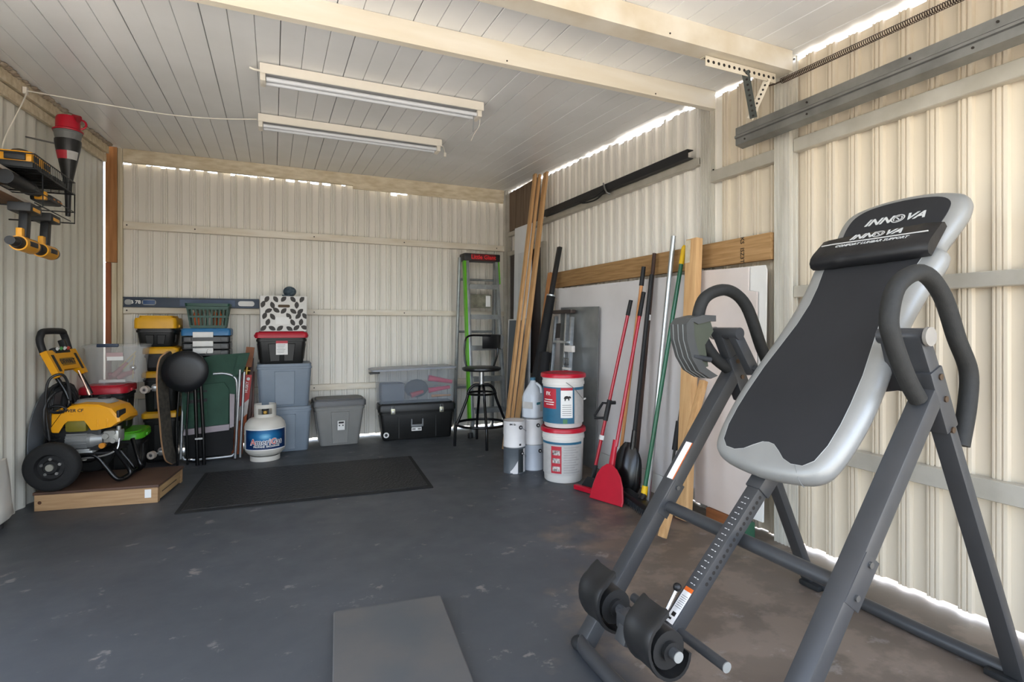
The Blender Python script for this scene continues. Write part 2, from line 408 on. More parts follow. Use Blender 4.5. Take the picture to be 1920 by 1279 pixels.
# ------------------------------------------------------------------ inversion table
m_frame = mat('charcoal_frame', '#47484a', .38, .35, var=.08)
m_foam = mat('black_foam', '#232321', .72, var=.25, scale=60, bump=.1, bscale=300)
m_vinyl = mat('silver_vinyl', '#949491', .4, .3, var=.06, bump=.04, bscale=200)
m_neop = mat('black_pad_fabric', '#232325', .85, var=.2, scale=4, bump=.05, bscale=400)
m_pillow = mat('black_soft_vinyl', '#1b1b1d', .42, var=.2, bump=.2, bscale=22)
m_prt = mat('grey_print', '#c4c4c2', .6, var=.05)
m_chrome = mat('chrome', '#d0d0d0', .15, 1., var=.02)
m_wlab = mat('white_label', '#e4e2de', .5, var=.04)
m_olab = mat('orange_label', '#d9651f', .5, var=.05)
YLg, YRg, YC = 1.55, .87, 1.19
it = thing('inversion_table', 'big grey and black padded inversion table with foam handles on an A-frame', 'exercise equipment', (1.45, YC, 0))
def ipart(name, b, m, parent=None, ang=38): return b.ob(name, m, parent or it, world=True, ang=ang)
for s, yl in ((1, YLg), (-1, YRg)):
    ip = (0, 1, 0)
    fl_ = ipart('front_leg', B().beam((.955, yl, .018), (1.612, yl, .90), .050, .055, up=(0, 1, 0), bev=.006), m_frame)
    rl_ = ipart('rear_leg', B().beam((2.052, yl + s * .004, .012), (1.645, yl, .87), .034, .050, up=(0, 1, 0), bev=.006), m_frame)
    ipart('upper_leg', B().beam((1.665, yl, .835), (1.552, yl, 1.06), .046, .046, up=(0, 1, 0), bev=.006), m_frame)
    # folding bracket with bolts
    br = ipart('bracket', B().beam((1.672, yl - .001, .80), (1.596, yl - .001, .965), .056, .054, up=(0, 1, 0), bev=.005), m_frame)
    for (x, z) in ((1.612, .945), (1.636, .885), (1.668, .80)):
        ipart('bolt', B().cyl((x, yl - .032, z), (x, yl + .032, z), .0085, n=10), mat('bronze_bolt', '#5c4b3c', .4, .6), br)
    ipart('pivot_cap', B().cyl((1.556, yl + s * .028, 1.052), (1.556, yl + s * .037, 1.052), .025, n=20), mat('grey_cap', '#8a857d', .5))
    ipart('pivot_shaft', B().cyl((1.556, yl + s * .0275, 1.052), (1.556, yl - s * .092, 1.052), .022, n=18), m_frame)
    # hinge plate from shaft to bed side
    hp = B().beam((1.553, yl - s * .066, 1.056), (1.634, yl - s * .082, .905), .040, .034, up=(0, 1, 0), bev=.004).beam((1.63, yl - s * .080, .918), (1.63, yl - s * .205, .890), .04, .02, up=(1, 0, 1), bev=.003)
    ipart('hinge_plate', hp, m_frame)
    # foam handle
    if s < 0: P_ = [(1.565, .885), (1.515, .945), (1.462, 1.035), (1.443, 1.10), (1.478, 1.185), (1.58, 1.222), (1.672, 1.165), (1.742, 1.045), (1.80, .952), (1.794, .855), (1.760, .745)]
    else: P_ = [(1.612, .905), (1.525, .96), (1.463, 1.035), (1.443, 1.10), (1.478, 1.185), (1.585, 1.217), (1.685, 1.160), (1.765, 1.00), (1.80, .93), (1.794, .855), (1.760, .745)]
    Q_ = smooth_path([(x, yl - s * .0, z) for x, z in P_], 6)
    h_ = ipart('handle', B().tube(Q_, .0225, 14), m_foam, ang=60)
    ipart('handle_stub', B().tube([(1.618, yl, .87), Q_[0], Q_[2]], .0165, 12), m_frame)
    # pedal foot tips
    ipart('foot_cap', B().sphere((.935, yl, .022), .03, 14, (1.0, 1.1, .72)), m_rubber)
# front and rear base bars, cross bar
ipart('front_base', B().tube(smooth_path([(.955, YLg + .005, .024), (.93, YLg - .05, .024), (.925, YC, .024), (.93, YRg + .05, .024), (.955, YRg - .005, .024)], 5), .0235, 12), m_frame)
ipart('rear_base', B().tube(smooth_path([(2.078, YLg + .008, .024), (2.06, YLg - .03, .024), (2.05, YC, .024), (2.06, YRg + .03, .024), (2.078, YRg - .008, .024)], 5), .0235, 12), m_frame)
for yl in (YLg - .02, YRg + .02): ipart('rear_foot', B().box((2.04, yl, .012), (.06, .09, .022), bev=.008), m_rubber)
cbx = ipart('cross_bar', B().cyl((1.287, YLg + .02, .437), (1.287, YRg - .02, .437), .021, n=16), m_frame)
ipart('cross_bar_plate', B().beam((1.255, YRg - .027, .41), (1.335, YRg - .027, .515), .060, .004, up=(0, 1, 0), bev=.001), m_frame); ipart('cross_bar_plate', B().beam((1.255, YLg - .027, .41), (1.335, YLg - .027, .515), .050, .004, up=(0, 1, 0), bev=.001), m_frame)
for yl in (YLg, YRg):
    for (x, z) in ((1.272, .43), (1.323, .50)): ipart('bolt', B().cyl((x, yl - .034, z), (x, yl + .030, z), .008, n=10), mat('grey_bolt', '#6b6b6a', .35, .7), cbx)
# label on the far front leg
lg = V((1.612 - .955, 0, .90 - .018)).normalized(); nrm = V((-lg.z, 0, lg.x))
MF = face(V((1.374, YLg - .006, .5745)) + nrm * .0282, (0, -1, 0), lg)
ipart('leg_label', B().box((0, 0, 0), (.030, .152, .0008), MF), m_wlab)
ipart('leg_label_edge', B().box((0.0165, 0, 0), (.004, .152, .0009), MF), m_olab)

# bed: local x = towards the near side, y = up along the bed, z = out of the pad
AL = rad(50); tdir = V((math.cos(AL), 0, math.sin(AL))); ndir = V((-math.sin(AL), 0, math.cos(AL)))
P0 = V((1.364, 1.158, .605)) + ndir * .060
BM = face(P0, (0, -1, 0), tdir)
half = [(0, -.010), (.08, -.004), (.15, .010), (.19, .040), (.208, .09), (.218, .17), (.220, .26), (.214, .36), (.204, .46), (.196, .56), (.196, .66), (.204, .75), (.213, .815), (.208, .850), (.190, .868), (.187, .90), (.196, .96), (.204, 1.02), (.200, 1.07), (.178, 1.105), (.13, 1.128), (.07, 1.142), (0, 1.147)]
def spl(h, n=3): return [(p.x, p.y) for p in smooth_path([(x, y, 0) for x, y in h], n)]
hs = spl(half)
out = hs + [(-x, y) for x, y in reversed(hs[1:-1])]
def inset(pts, d):
    r = []
    L = len(pts)
    for i in range(L):
        a = V((*pts[i - 1], 0)); c = V((*pts[(i + 1) % L], 0)); t = (c - a).normalized()
        r.append((pts[i][0] - t.y * d, pts[i][1] + t.x * d))
    return r
b = B()
b.ring([[BM @ V((x, y, z)) for x, y in inset(out, d)] for d, z in ((.028, -.032), (.010, -.029), (.001, -.012), (0, .003), (.004, .016), (.012, .025), (.026, .030), (.040, .031))])
bed = ipart('backrest_pad', b, m_vinyl, ang=60)
# piping seam at the foot of the pad
ipart('seam', B().tube([BM @ V(p) for p in ((.112, .042, .0318), (.122, .028, .030), (.130, .012, .020), (.134, .004, .006), (.135, .002, -.012))], .0014, 6), mat('seam_grey', '#7d7d7b', .6), bed)
# black centre panel
ph = [(0, .090), (.02, .087), (.045, .070), (.07, .050), (.10, .040), (.135, .043), (.160, .066), (.174, .12), (.178, .19), (.176, .26), (.168, .36), (.152, .46), (.138, .55), (.134, .64), (.142, .72), (.155, .79), (.158, .815), (.150, .830), (0, .832)]
po = ph + [(-x, y) for x, y in reversed(ph[1:-1])]
def plate(pts, z0, z1, bev=.0012):
    q = B(); q.ring([[BM @ V((x, y, z)) for x, y in inset(pts, d)] for d, z in ((0, z0), (0, z1 - bev), (bev, z1))]); return q
cp = ipart('centre_panel', plate(po, .0300, .0325), m_neop, bed)
ipart('panel_piping', B().tube([BM @ V((x, y, .0318)) for x, y in po], .0009, 6, closed=True), mat('pale_piping', '#a9a9a6', .5), bed)
hh = [(.150, .90)] + spl([(.152, .92), (.158, .96), (.163, 1.015), (.155, 1.062), (.12, 1.094), (.06, 1.109), (0, 1.113)], 4)
ho = hh + [(-x, y) for x, y in reversed(hh[:-1])]
ipart('head_panel', plate(ho[::1], .0300, .0325), m_neop, bed)
# lumbar pillow: wedge section swept across, slightly tilted
pr = [(.806, .034), (.801, .054), (.810, .071), (.830, .080), (.848, .080), (.932, .066), (.942, .056), (.940, .034)]
rings = []
rl = random.Random(5)
for i in range(17):
    u = -1 + 2 * i / 16; e = 1 - .16 * abs(u) ** 8
    rings.append([BM @ V((u * .192 - .006, .875 + (y - .875) * (.93 + .07 * (1 - abs(u) ** 3)) + rl.uniform(-.0012, .0012) + .006 * u, .034 + (z - .034) * e * (1 + .02 * math.sin(i * 1.9) + rl.uniform(-.02, .02)))) for y, z in pr])
pil = ipart('lumbar_pillow', B().ring(rings), m_pillow, ang=70)
# lettering on pillow (its sloping upper face) and on the head panel
pf_a = BM @ V((0, .93, .086)); pf_b = BM @ V((0, .985, .066)); ex = BM.to_3x3() @ V((1, 0, 0))
pf_a = BM @ V((0, .848, .080)); pf_b = BM @ V((0, .932, .066)); PF = face((pf_a + pf_b) / 2, ex, pf_b - pf_a)
def logo(M, size, parent, z):
    MM = M @ T(0, 0, z)
    text('lettering', 'INN', size, m_prt, parent, MM @ T(-size * 1.22, 0, 0), bold=size * .028, sx=1.12, shear=.28, world=True)
    text('lettering', 'VA', size, m_prt, parent, MM @ T(size * 1.50, 0, 0), bold=size * .028, sx=1.15, shear=.28, world=True)
    q = B(); R_ = size * .44
    for r0, r1 in ((R_ * .80, R_), (R_ * .50, R_ * .68)):
        k = 28; a = [MM @ V((size * .28 + 1.18 * r1 * math.cos(2 * math.pi * i / k), r1 * math.sin(2 * math.pi * i / k), .0004)) for i in range(k)]
        c = [MM @ V((size * .28 + 1.18 * r0 * math.cos(2 * math.pi * i / k), r0 * math.sin(2 * math.pi * i / k), .0004)) for i in range(k)]
        nz = len(q.v); q.v += [tuple(p) for p in a + c]
        for i in range(k):
            if r1 < R_ * .9 and i in (4, 5, 18, 19): continue
            q.f.append((nz + i, nz + (i + 1) % k, nz + k + (i + 1) % k, nz + k + i))
    k = 10; pts = [(.20 * math.sin(t * math.pi) * (1 if t < .5 else 1), 0) for t in (0,)]
    s_ = [(size * .28 + R_ * .30 * math.sin(-2.6 * (i / k - .5) * 1.2), R_ * .62 * (i / k - .5) * 1.25) for i in range(k + 1)]
    q.tube([MM @ V((x, y, .0003)) for x, y in s_], [max(.0005, R_ * .13 * math.sin(math.pi * (i + .35) / (k + .7))) for i in range(k + 1)], 6)
    ipart('emblem', q, m_prt, parent)
logo(PF @ T(.0, .020, 0), .038, pil, .0022)
ipart('stripe', B().tube([PF @ V((x, -.006 + .003 * abs(x) * 2, .0024 + (0 if abs(x) < .18 else -.002))) for x in (-.180, -.14, -.07, 0, .07, .14, .170)], .0022, 6), m_prt, pil)
PG = PF @ T(0, -.026, 0)
text('lettering', 'COMFORT LUMBAR SUPPORT', .0175, m_prt, pil, PG @ T(.0, .004, .0022), bold=.0002, shear=.2, sx=1.02, world=True)
logo(BM @ T(.0, 1.020, 0), .044, bed, .0330)
# boom tube under the pad, with holes, marks and sticker
c0 = V((.972, YC, .192)); c1 = V((1.455, YC, .701)); bd = (c1 - c0).normalized(); bn = V((-bd.z, 0, bd.x))
boom = ipart('boom', B().beam(c0, c1, .043, .043, up=(0, 1, 0), bev=.003), m_frame)
ipart('boom_sleeve', B().beam(c1 - bd * .17, c1 + bd * .05, .052, .054, up=(0, 1, 0), bev=.004), m_frame, bed)
q = B()
for i in range(17):
    p = c1 - bd * (.185 + i * .0188)
    q.cyl((p.x, YC - .0212, p.z), (p.x, YC - .0218, p.z), .0058, n=12)
tag(ipart('hole', q, m_dark, boom), kind='stuff')
TM = face(c0 + bn * .0216, (0, -1, 0), bd)
q = B()
for i in range(19):
    y = .494 - i * .0188
    q.box((-.004, y, .0002), (.009, .0020, .0004), TM).box((.007, y - .0006, .0002), (.005, .0026, .0004), TM)
tag(ipart('scale_marks', q, m_prt, boom), 'small white height marks', kind='stuff')
ipart('sticker', B().box((0, .118, .0003), (.030, .098, .0006), TM), m_wlab, boom)
ipart('sticker_header', B().box((0, .173, .0003), (.030, .012, .0006), TM), m_olab, boom)
q = B()
for i in range(7): q.box((0, .152 - i * .006, .0008), (.023, .0012, .0003), TM)
q.box((0, .095, .0008), (.014, .012, .0003), TM).box((-.004, .080, .0008), (.010, .006, .0003), TM)
tag(ipart('sticker_print', q, m_black, boom), kind='stuff')
# ankle holders
m_cup = mat('black_cup', '#1c1c1c', .45, var=.15)
an = ipart('ankle_bar', B().cyl((.88, YC + .19, .292), (.88, YC - .18, .292), .0135, n=14), m_frame)
ipart('bar_end', B().cyl((.88, YC - .1805, .292), (.88, YC - .183, .292), .0135, n=14), mat('grey_end', '#8c8c88', .5), an)
ipart('foot_bar', B().cyl((1.025, YC + .188, .235), (1.025, YC - .187, .235), .0135, n=14), m_frame)
ipart('bar_end', B().cyl((1.025, YC - .1875, .235), (1.025, YC - .190, .235), .0135, n=14), mat('grey_end', '#8c8c88', .5))
ipart('ankle_slide', B().beam((.845, YC, .26), (1.0, YC, .20), .044, .044, up=(0, 1, 0), bev=.003).beam((.875, YC + .035, .285), (.875, YC - .045, .285), .044, .044, up=(0, 0, 1), bev=.003), m_frame)
for yc in (YC + .115, YC - .105):
    cs = []
    ro, ri = .070, .062; A0, A1, K = 58, 322, 18
    pro = []
    for i in range(K + 1):
        a = rad(A0 + (A1 - A0) * i / K); st = 1.30 if i == 0 else (1.12 if i == 1 else 1.0)
        pro.append((ro * st * math.cos(a) * .86, ro * st * math.sin(a) * 1.12))
    for i in range(K, -1, -1):
        a = rad(A0 + (A1 - A0) * i / K); st = 1.28 if i == 0 else (1.12 if i == 1 else 1.0)
        pro.append((ri * st * math.cos(a) * .86, ri * st * math.sin(a) * 1.12))
    Mc = face((.878, 0, .292), (1, 0, 0), (0, 0, 1)) @ Matrix.Diagonal((1, 1, -1, 1)) @ RZ(rad(28))
    q = B()
    ringsA = [[Mc @ V((x * e, z * e, y)) for x, z in pro] for y, e in ((yc - .050, 1.02), (yc - .042, 1.05), (yc - .025, 1.0), (yc + .025, 1.0), (yc + .042, 1.05), (yc + .050, 1.02))]
    q.ring(ringsA)
    cup = ipart('ankle_cup', q, m_cup, ang=50)
    ipart('cup_boss', B().cyl((.878, yc - .044, .292), (.878, yc + .044, .292), .047, n=20).cyl((.878, yc - .056, .292), (.878, yc + .056, .292), .024, n=16).box((.858, yc, .285), (.05, .07, .05), bev=.01), m_cup, cup)
lv = ipart('lever', B().cyl((.985, YC + .008, .262), (1.036, YC + .008, .335), .0055, n=10), m_chrome)
ipart('lever_knob', B().sphere((1.041, YC + .008, .343), .0125), m_black, lv)
# ridged pad beside the far pivot
prof = [(1.555, 1.118), (1.50, 1.120), (1.437, 1.108), (1.415, 1.085), (1.418, 1.03), (1.44, .965), (1.475, .915), (1.53, .885)]
pin = [(x + (.0 if i == 0 else .034), z - (.022 if i < 3 else -.010)) for i, (x, z) in enumerate(prof)]
prof = [(x - .06, z) for x, z in prof]; pin = [(x - .06, z) for x, z in pin]
q = B(); q.prism(prof + pin[::-1], -1.600, -1.512, face((0, 0, 0), (1, 0, 0), (0, 0, 1)))
gp = ipart('ridged_pad', q, mat('grey_ridged', '#4a4a48', .55), ang=30)
q = B()
for y_ in (1.530, 1.556, 1.582):
    q.tube([(x - .001, y_, z) for x, z in prof[3:]], .0018, 6)
ipart('ridge', q, mat('pale_ridge', '#7b7e7c', .5), gp)
ipart('pad_bracket', B().prism([(1.385, 1.095), (1.475, 1.098), (1.49, 1.06), (1.45, 1.01), (1.465, .93), (1.43, .925), (1.385, 1.0)], -1.592, -1.520, face((0, 0, 0), (1, 0, 0), (0, 0, 1))), mat('olive_bracket', '#4c4f42', .5), gp)
ipart('pad_pin', B().cyl((1.39, 1.52, .97), (1.47, 1.515, .955), .010, n=10), m_frame, gp)
# ------------------------------------------------------------------ things along the right wall
def onx(y, z, x): return V((x, y * x / 2.29, 1.08 + (z - 1.08) * x / 2.29))
m_pine = wood('pine', '#c8a070', '#b48a5b', 'z'); m_pine2 = wood('pine_pale', '#d0a877', '#bd9363', 'z'); m_piney = wood('treated_pine', '#a88458', '#8a683f', 'y', scale=5)
m_stamp = mat('stamp_ink', '#3a2c1c', .8)
b26 = tag(B().bb((2.284, 1.945, 1.415), (2.318, 4.22, 1.552), bev=.004).ob('stamped_board', m_piney), 'long brown treated board fixed level along the right wall above the white sheets', 'board')
tag(text('stamp_lettering', 'KS  ISZ3T', .034, m_stamp, b26, face((2.2832, 2.125, 1.483), (0, 0, -1), (0, -1, 0)), bold=.0005), kind='stuff')
m_wsheet = mat('white_foam_sheet', '#d3cfcd', .6, hex2='#c6c1be', scale=2.5)
m_psheet = mat('pinkish_sheet', '#d2c8c2', .6, hex2='#c8bbb2', scale=2.5)
m_bsheet = mat('bright_sheet', '#dcdad5', .5, hex2='#cfccc6', scale=3)
def slab(name, pts, x_bot, x_top, th, m, label, cat, z_ref=1.4, parent=None):
    """sheet leaning on the wall: pts are (y, z) corners; x falls from x_bot at z=0 to x_top at z_ref"""
    n_ = len(pts); f = [(x_bot + (x_top - x_bot) * z / z_ref, y, z) for y, z in pts]; g = [(x + th, y, z) for x, y, z in f]
    o = B().ring([f, g]).ob(name, m, parent, smooth=False)
    return tag(o, label, cat) if label else o
slab('white_sheet', [(4.16, .135), (2.30, .135), (2.30, 1.385), (4.16, 1.402)], 2.238, 2.266, .012, m_wsheet, 'widest off-white sheet leaning on the right wall behind the long handled tools', 'sheet')
slab('white_strip_board', [(4.16, .002), (2.72, .002), (2.72, .130), (4.16, .130)], 2.245, 2.247, .012, m_bsheet, 'low white strip board on the floor under the widest white sheet', 'board')
slab('notched_sheet', [(2.395, .078), (2.035, .078), (1.985, .16), (1.985, 1.252), (2.040, 1.262), (2.040, 1.382), (2.395, 1.396)], 2.205, 2.235, .010, m_psheet, 'pinkish white sheet with a notched top corner behind the inversion table', 'sheet')
slab('bright_white_sheet', [(2.28, .10), (1.945, .10), (1.945, 1.36), (1.955, 1.385), (2.28, 1.392)], 2.225, 2.253, .010, m_bsheet, 'bright white sheet behind the notched sheet next to the ribbed post', 'sheet')
b_ = B().bb((2.19, 2.06, .001), (2.26, 2.29, .075), bev=.003)
tag(b_.ob('wood_block', wood('brown_block', '#8a5630', '#6d4122', 'y')), 'brown wood block lying under the notched pinkish sheet', 'block')
tag(B().bb((2.130, 1.962, .001), (2.196, 2.04, .10), bev=.004).ob('green_wedge_block', mat('dark_green', '#2c5a42', .6, var=.2)), 'dark green block on the floor beside the ribbed post', 'block')
slab('grey_metal_sheet', [(4.00, .004), (3.42, .004), (3.42, 1.225), (4.00, 1.235)], 2.195, 2.230, .005, mat('grey_sheet', '#8d8f8e', .38, .5, hex2='#77797a', scale=6, bump=.05, bscale=9), 'dull grey metal sheet leaning behind the two white buckets', 'sheet')
# upright and diagonal studs
st = thing('wooden_stud', 'upright pale wooden stud with a whitish stain leaning against the white sheet', 'stud', (2.075, 2.335, 0))
B().beam((2.072, 2.335, .012), (2.195, 2.385, 1.575), .086, .046, up=(1, 0, 0), bev=.003).ob('stud_body', m_pine2, st, world=True)
B().beam((2.1615, 2.405, 1.44), (2.1715, 2.409, 1.57), .04, .001, up=(1, 0, 0)).ob('paint_stain', mat('grey_stain', '#c9bfa8', .7, hex2='#b6a88c', scale=30), st, world=True)
tag(B().beam((1.795, 2.178, .012), (2.11, 2.222, .785), .038, .030, up=(1, 0, 0), bev=.003).ob('diagonal_stud', m_pine), 'short slanting wooden stud in front of the upright stud', 'stud')
# tools -----------------------------------------------------------------
m_red = mat('red_plastic', '#b3122a', .38, var=.1); m_redp = mat('red_pole', '#a81b2c', .3, var=.1, coat=.3)
m_grip = mat('black_grip', '#1a1a1b', .6, var=.2); m_woodh = wood('ash_handle', '#c98f5c', '#b57a48', 'z'); m_brownh = wood('brown_handle', '#4a3428', '#382720', 'z')
m_green = mat('green_pole', '#12593c', .35, var=.1, coat=.3); m_yel = mat('yellow_plastic', '#e0b512', .45, var=.06); m_silver = mat('silver_pole', '#b9bcbc', .3, .8, var=.06)
def pole_axis(top, bot): a = V(top); c = V(bot); return a, c, (a - c).normalized()
# 1 red pole scraper with D handle
ta, tb, td = pole_axis(onx(3.109, 1.259, 2.19), (1.93, 3.05, .03))
t = thing('floor_scraper', 'red pole scraper with a black D handle and low red blade beside the buckets', 'scraper', (1.90, 2.98, 0))
B().cyl(tb + td * .10, ta - td * .10, .0115, n=12).ob('pole', m_redp, t, world=True)
B().cyl(ta - td * .105, ta, .0145, .0135, n=12).ob('grip', m_grip, t, world=True)
mid = tb + (ta - tb) * .40
dh = B().cyl(mid - td * .07, mid + td * .07, .0165, n=12)
sv = V((-.45, .85, 0)).normalized()
dh.tube([mid + td * .045, mid + sv * .045 + td * .045, mid + sv * .085 - td * .045, mid + sv * .08 - td * .062, mid + sv * .02 - td * .055, mid - td * .05], .0085, 8)
dh.tube([mid + td * .05, mid - sv * .045 + td * .055], .012, 8)
dh.ob('d_handle', m_grip, t, world=True)
B().beam(mid - td * .17, mid - td * .20, .0245, .0245).ob('pole_label', m_wlab, t, world=True)
B().beam(tb + td * .015, tb + td * .13, .030, .024, bev=.004).prism([(-.075, .012), (.075, .012), (.03, .09), (-.03, .09)], -.012, .012, face((1.885, 3.0, .0), (.087, -.243, 0), (.25, .10, 1))).ob('head', m_black, t, world=True)
B().beam((1.825, 3.085, .019), (1.918, 2.815, .019), .034, .030, bev=.004).ob('blade', m_red, t, world=True)
# 2 wooden handled hoe behind the red shovel
ta, tb, td = pole_axis(onx(2.967, 1.480, 2.21), (2.075, 2.975, .02))
t = thing('wooden_broom', 'light wooden broom handle with a black end grip among the red poles', 'broom', (2.075, 2.975, 0))
B().cyl(tb + td * .22, ta - td * .12, .0112, n=12).ob('pole', m_woodh, t, world=True)
B().cyl(ta - td * .125, ta, .0155, .014, n=12).ob('grip', m_grip, t, world=True)
B().cyl(tb + td * .02, tb + td * .225, .014, n=10).box((2.075, 2.975, .016), (.08, .10, .028), bev=.005).ob('head', m_black, t, world=True)
# 3 red shovel
ta, tb, td = pole_axis(onx(2.967, 1.307, 2.185), (1.853, 2.765, .004))
t = thing('red_shovel', 'bright red plastic shovel standing blade down with a red pole handle', 'shovel', (1.853, 2.765, 0))
B().cyl(tb + td * .34, ta - td * .05, .0115, n=12).ob('pole', m_redp, t, world=True)
B().cyl(ta - td * .16, ta, .0145, .0135, n=12).ob('grip', m_grip, t, world=True)
MS = face(tb, (.0766, -.228, 0), td)
B().rrect([(.20, .036, .03, .008), (.38, .030, .026, .01)], MS @ Matrix(((1, 0, 0, 0), (0, 0, 1, 0), (0, -1, 0, 0), (0, 0, 0, 1))), k=3).ob('socket', m_red, t, world=True)
q = B()
o_ = [(-.128, .0), (.120, -.0), (.124, .03), (.108, .11), (.086, .165), (.055, .205), (.02, .228), (-.02, .228), (-.06, .20), (-.09, .155), (-.112, .09)]
def bl(x, y, z): return MS @ V((x, y, z + .018 - 1.4 * x * x * .9))
q.ring([[bl(x, y, 0) for x, y in o_], [bl(x, y, .006) for x, y in o_], [bl(x * .96, .004 + y * .975, .0085) for x, y in o_]])
q.ob('blade', m_red, t, world=True, ang=25)
# 4 black scoop shovel
ta, tb, td = pole_axis(onx(2.883, 1.419, 2.21), (2.035, 2.80, .004))
t = thing('black_scoop_shovel', 'black scoop shovel with a rounded blade right of the red shovel', 'shovel', (2.035, 2.80, 0))
B().cyl(tb + td * .36, ta, .0135, n=12).ob('handle', m_grip, t, world=True)
MS = face(tb, (.18, -.24, 0), td)
q = B(); rows = []
for i in range(11):
    y = .005 + .335 * i / 10; f = i / 10
    w = .088 * (1 - max(0, (.28 - f) / .28) ** 2 * .55) * (1 - max(0, (f - .55) / .45) ** 2.4 * .72)
    rows.append([MS @ V((w * math.cos(a), y, .004 + (.050 * math.sin(math.pi * min(1, .25 + .75 * f))) * math.sin(a) ** .8)) for a in [math.pi * k / 12 for k in range(13)]] + [MS @ V((w * .9 * math.cos(a), y, -.002)) for a in [math.pi * k / 12 for k in range(12, -1, -1)]])
q.ring(rows); q.cyl(tb + td * .30, tb + td * .42, .02, .016, n=12)
q.ob('blade', mat('gloss_black', '#141414', .22, var=.2), t, world=True, ang=60)
# 5 brown pole
ta, tb, td = pole_axis(onx(2.855, 1.557, 2.25), (2.125, 2.86, .012))
t = thing('brown_pole', 'dark brown wooden pole with a pale band behind the black scoop shovel', 'pole', (2.125, 2.86, 0))
B().cyl(tb, ta, .0125, n=12).ob('pole', m_brownh, t, world=True)
mm = tb + (ta - tb) * .73; B().cyl(mm - td * .018, mm + td * .018, .0135, n=12).ob('band', m_wlab, t, world=True)
# 6 silver pole
ta, tb, td = pole_axis(onx(2.670, 1.641, 2.25), (2.085, 2.665, .012))
tag(B().cyl(tb, ta, .0155, n=14).ob('silver_pole', m_silver), 'plain silver metal pole leaning left of the green broom handle', 'pole')
# 7 green push broom
ta, tb, td = pole_axis(onx(2.574, 1.571, 2.235), (1.975, 2.56, .085))
t = thing('push_broom', 'green handled push broom with yellow tip and wide black head', 'broom', (1.93, 2.55, 0))
B().cyl(tb + td * .06, ta - td * .11, .0125, n=12).ob('pole', m_green, t, world=True)
B().cyl(ta - td * .115, ta - td * .012, .015, .0135, n=12).cyl(ta - td * .012, ta, .0135, .006, n=12).ob('tip', m_yel, t, world=True)
B().cyl(tb, tb + td * .062, .019, .017, n=12).ob('ferrule', m_yel, t, world=True)
hd = V((1.881 - 1.958, 2.354 - 2.756, 0)).normalized(); hc = V((1.945, 2.555, 0))
HM = face(hc, hd, (-hd.y, hd.x, 0))
B().box((0, .0, .062), (.42, .062, .034), HM, bev=.008).cyl(HM @ V((0, .005, .07)), tb + td * .01, .020, n=12).ob('head', m_black, t, world=True)
q = B()
for i in range(21):
    for j in range(3): q.add([(-.2 + .02 * i - .008, -.022 + .02 * j - .008, .046), (-.2 + .02 * i + .008, -.022 + .02 * j - .008, .046), (-.2 + .02 * i + .008, -.022 + .02 * j + .008, .046), (-.2 + .02 * i - .008, -.022 + .02 * j + .008, .046), (-.2 + .02 * i, -.03 + .02 * j, .001)], [(0, 1, 4), (1, 2, 4), (2, 3, 4), (3, 0, 4), (3, 2, 1, 0)], HM)
tag(q.ob('bristles', mat('dark_bristle', '#22262a', .8), t, world=True), kind='stuff')
t = tag(B().box((0, 0, .055), (.25, .03, .10), face((2.172, 2.54, .003), (-.2, -.9, 0), (.9, -.2, 0)), bev=.006).ob('red_dustpan_back', m_red), 'red plastic piece standing behind the black push broom head', 'dustpan')
# 8 thin dark pole with foam grip
ta, tb, td = pole_axis(onx(2.546, .857, 2.20), (2.115, 2.53, .012))
t = thing('trimmer_pole', 'thin dark pole with a thick black foam grip behind the upright stud', 'pole', (2.115, 2.53, 0))
B().cyl(tb, ta, .008, n=10).ob('pole', mat('dark_steel', '#45423f', .4, .6), t, world=True)
g0 = tb + (ta - tb) * .40; B().cyl(g0, g0 + td * .17, .0165, n=12).ob('grip', m_grip, t, world=True)
# black channel track on the wall, with a strap
t = thing('black_wall_channel', 'long black channel hung level near the top of the right wall', 'channel', (2.29, 3.5, 2.09))
q = B().prism([(2.275, 2.088), (2.320, 2.088), (2.320, 2.093), (2.281, 2.093), (2.281, 2.138), (2.320, 2.138), (2.320, 2.143), (2.275, 2.143)], -4.42, -2.53, face((0, 0, 0), (1, 0, 0), (0, 0, 1)))
q.ob('channel', mat('black_paint', '#202022', .5, var=.2), t, world=True)
q = B().tube([(2.268, 3.42, 2.152), (2.266, 3.40, 2.11), (2.27, 3.38, 2.075), (2.29, 3.37, 2.06), (2.30, 3.40, 2.08)], .006, 8)
q.ob('strap_hook', m_galv, t, world=True)
q = B().tube(smooth_path([(2.27, 3.40, 2.085), (2.266, 3.52, 2.05), (2.27, 3.70, 2.062), (2.273, 3.80, 2.10)], 5), .006, 8).tube(smooth_path([(2.27, 3.42, 2.10), (2.268, 3.55, 2.075), (2.272, 3.72, 2.09)], 5), .005, 8)
q.ob('strap', m_grip, t, world=True)
# garage door track, spring, perforated angle hanger
t = thing('garage_door_track', 'grey galvanised overhead door track running towards the camera at upper right', 'track', (2.22, 1.2, 2.05))
sec = [(2.20, 2.108), (2.245, 2.116), (2.247, 2.112), (2.206, 2.102), (2.206, 2.070), (2.225, 2.062), (2.225, 2.056), (2.208, 2.056), (2.206, 2.024), (2.250, 2.012), (2.249, 2.007), (2.200, 2.018), (2.200, 2.050), (2.192, 2.054), (2.192, 2.064), (2.200, 2.070)]
B().prism(sec, -2.09, .40, face((0, 0, 0), (1, 0, 0), (0, 0, 1))).ob('rail', m_galv, t, world=True, ang=20)
for (y, z) in ((1.68, 2.088), (1.68, 2.035), (1.25, 2.09), (1.05, 2.036), (.98, 2.09), (2.03, 2.035)):
    B().cyl((2.1995, y, z), (2.196, y, z), .0045, n=8).ob('rivet', m_screw, t, world=True)
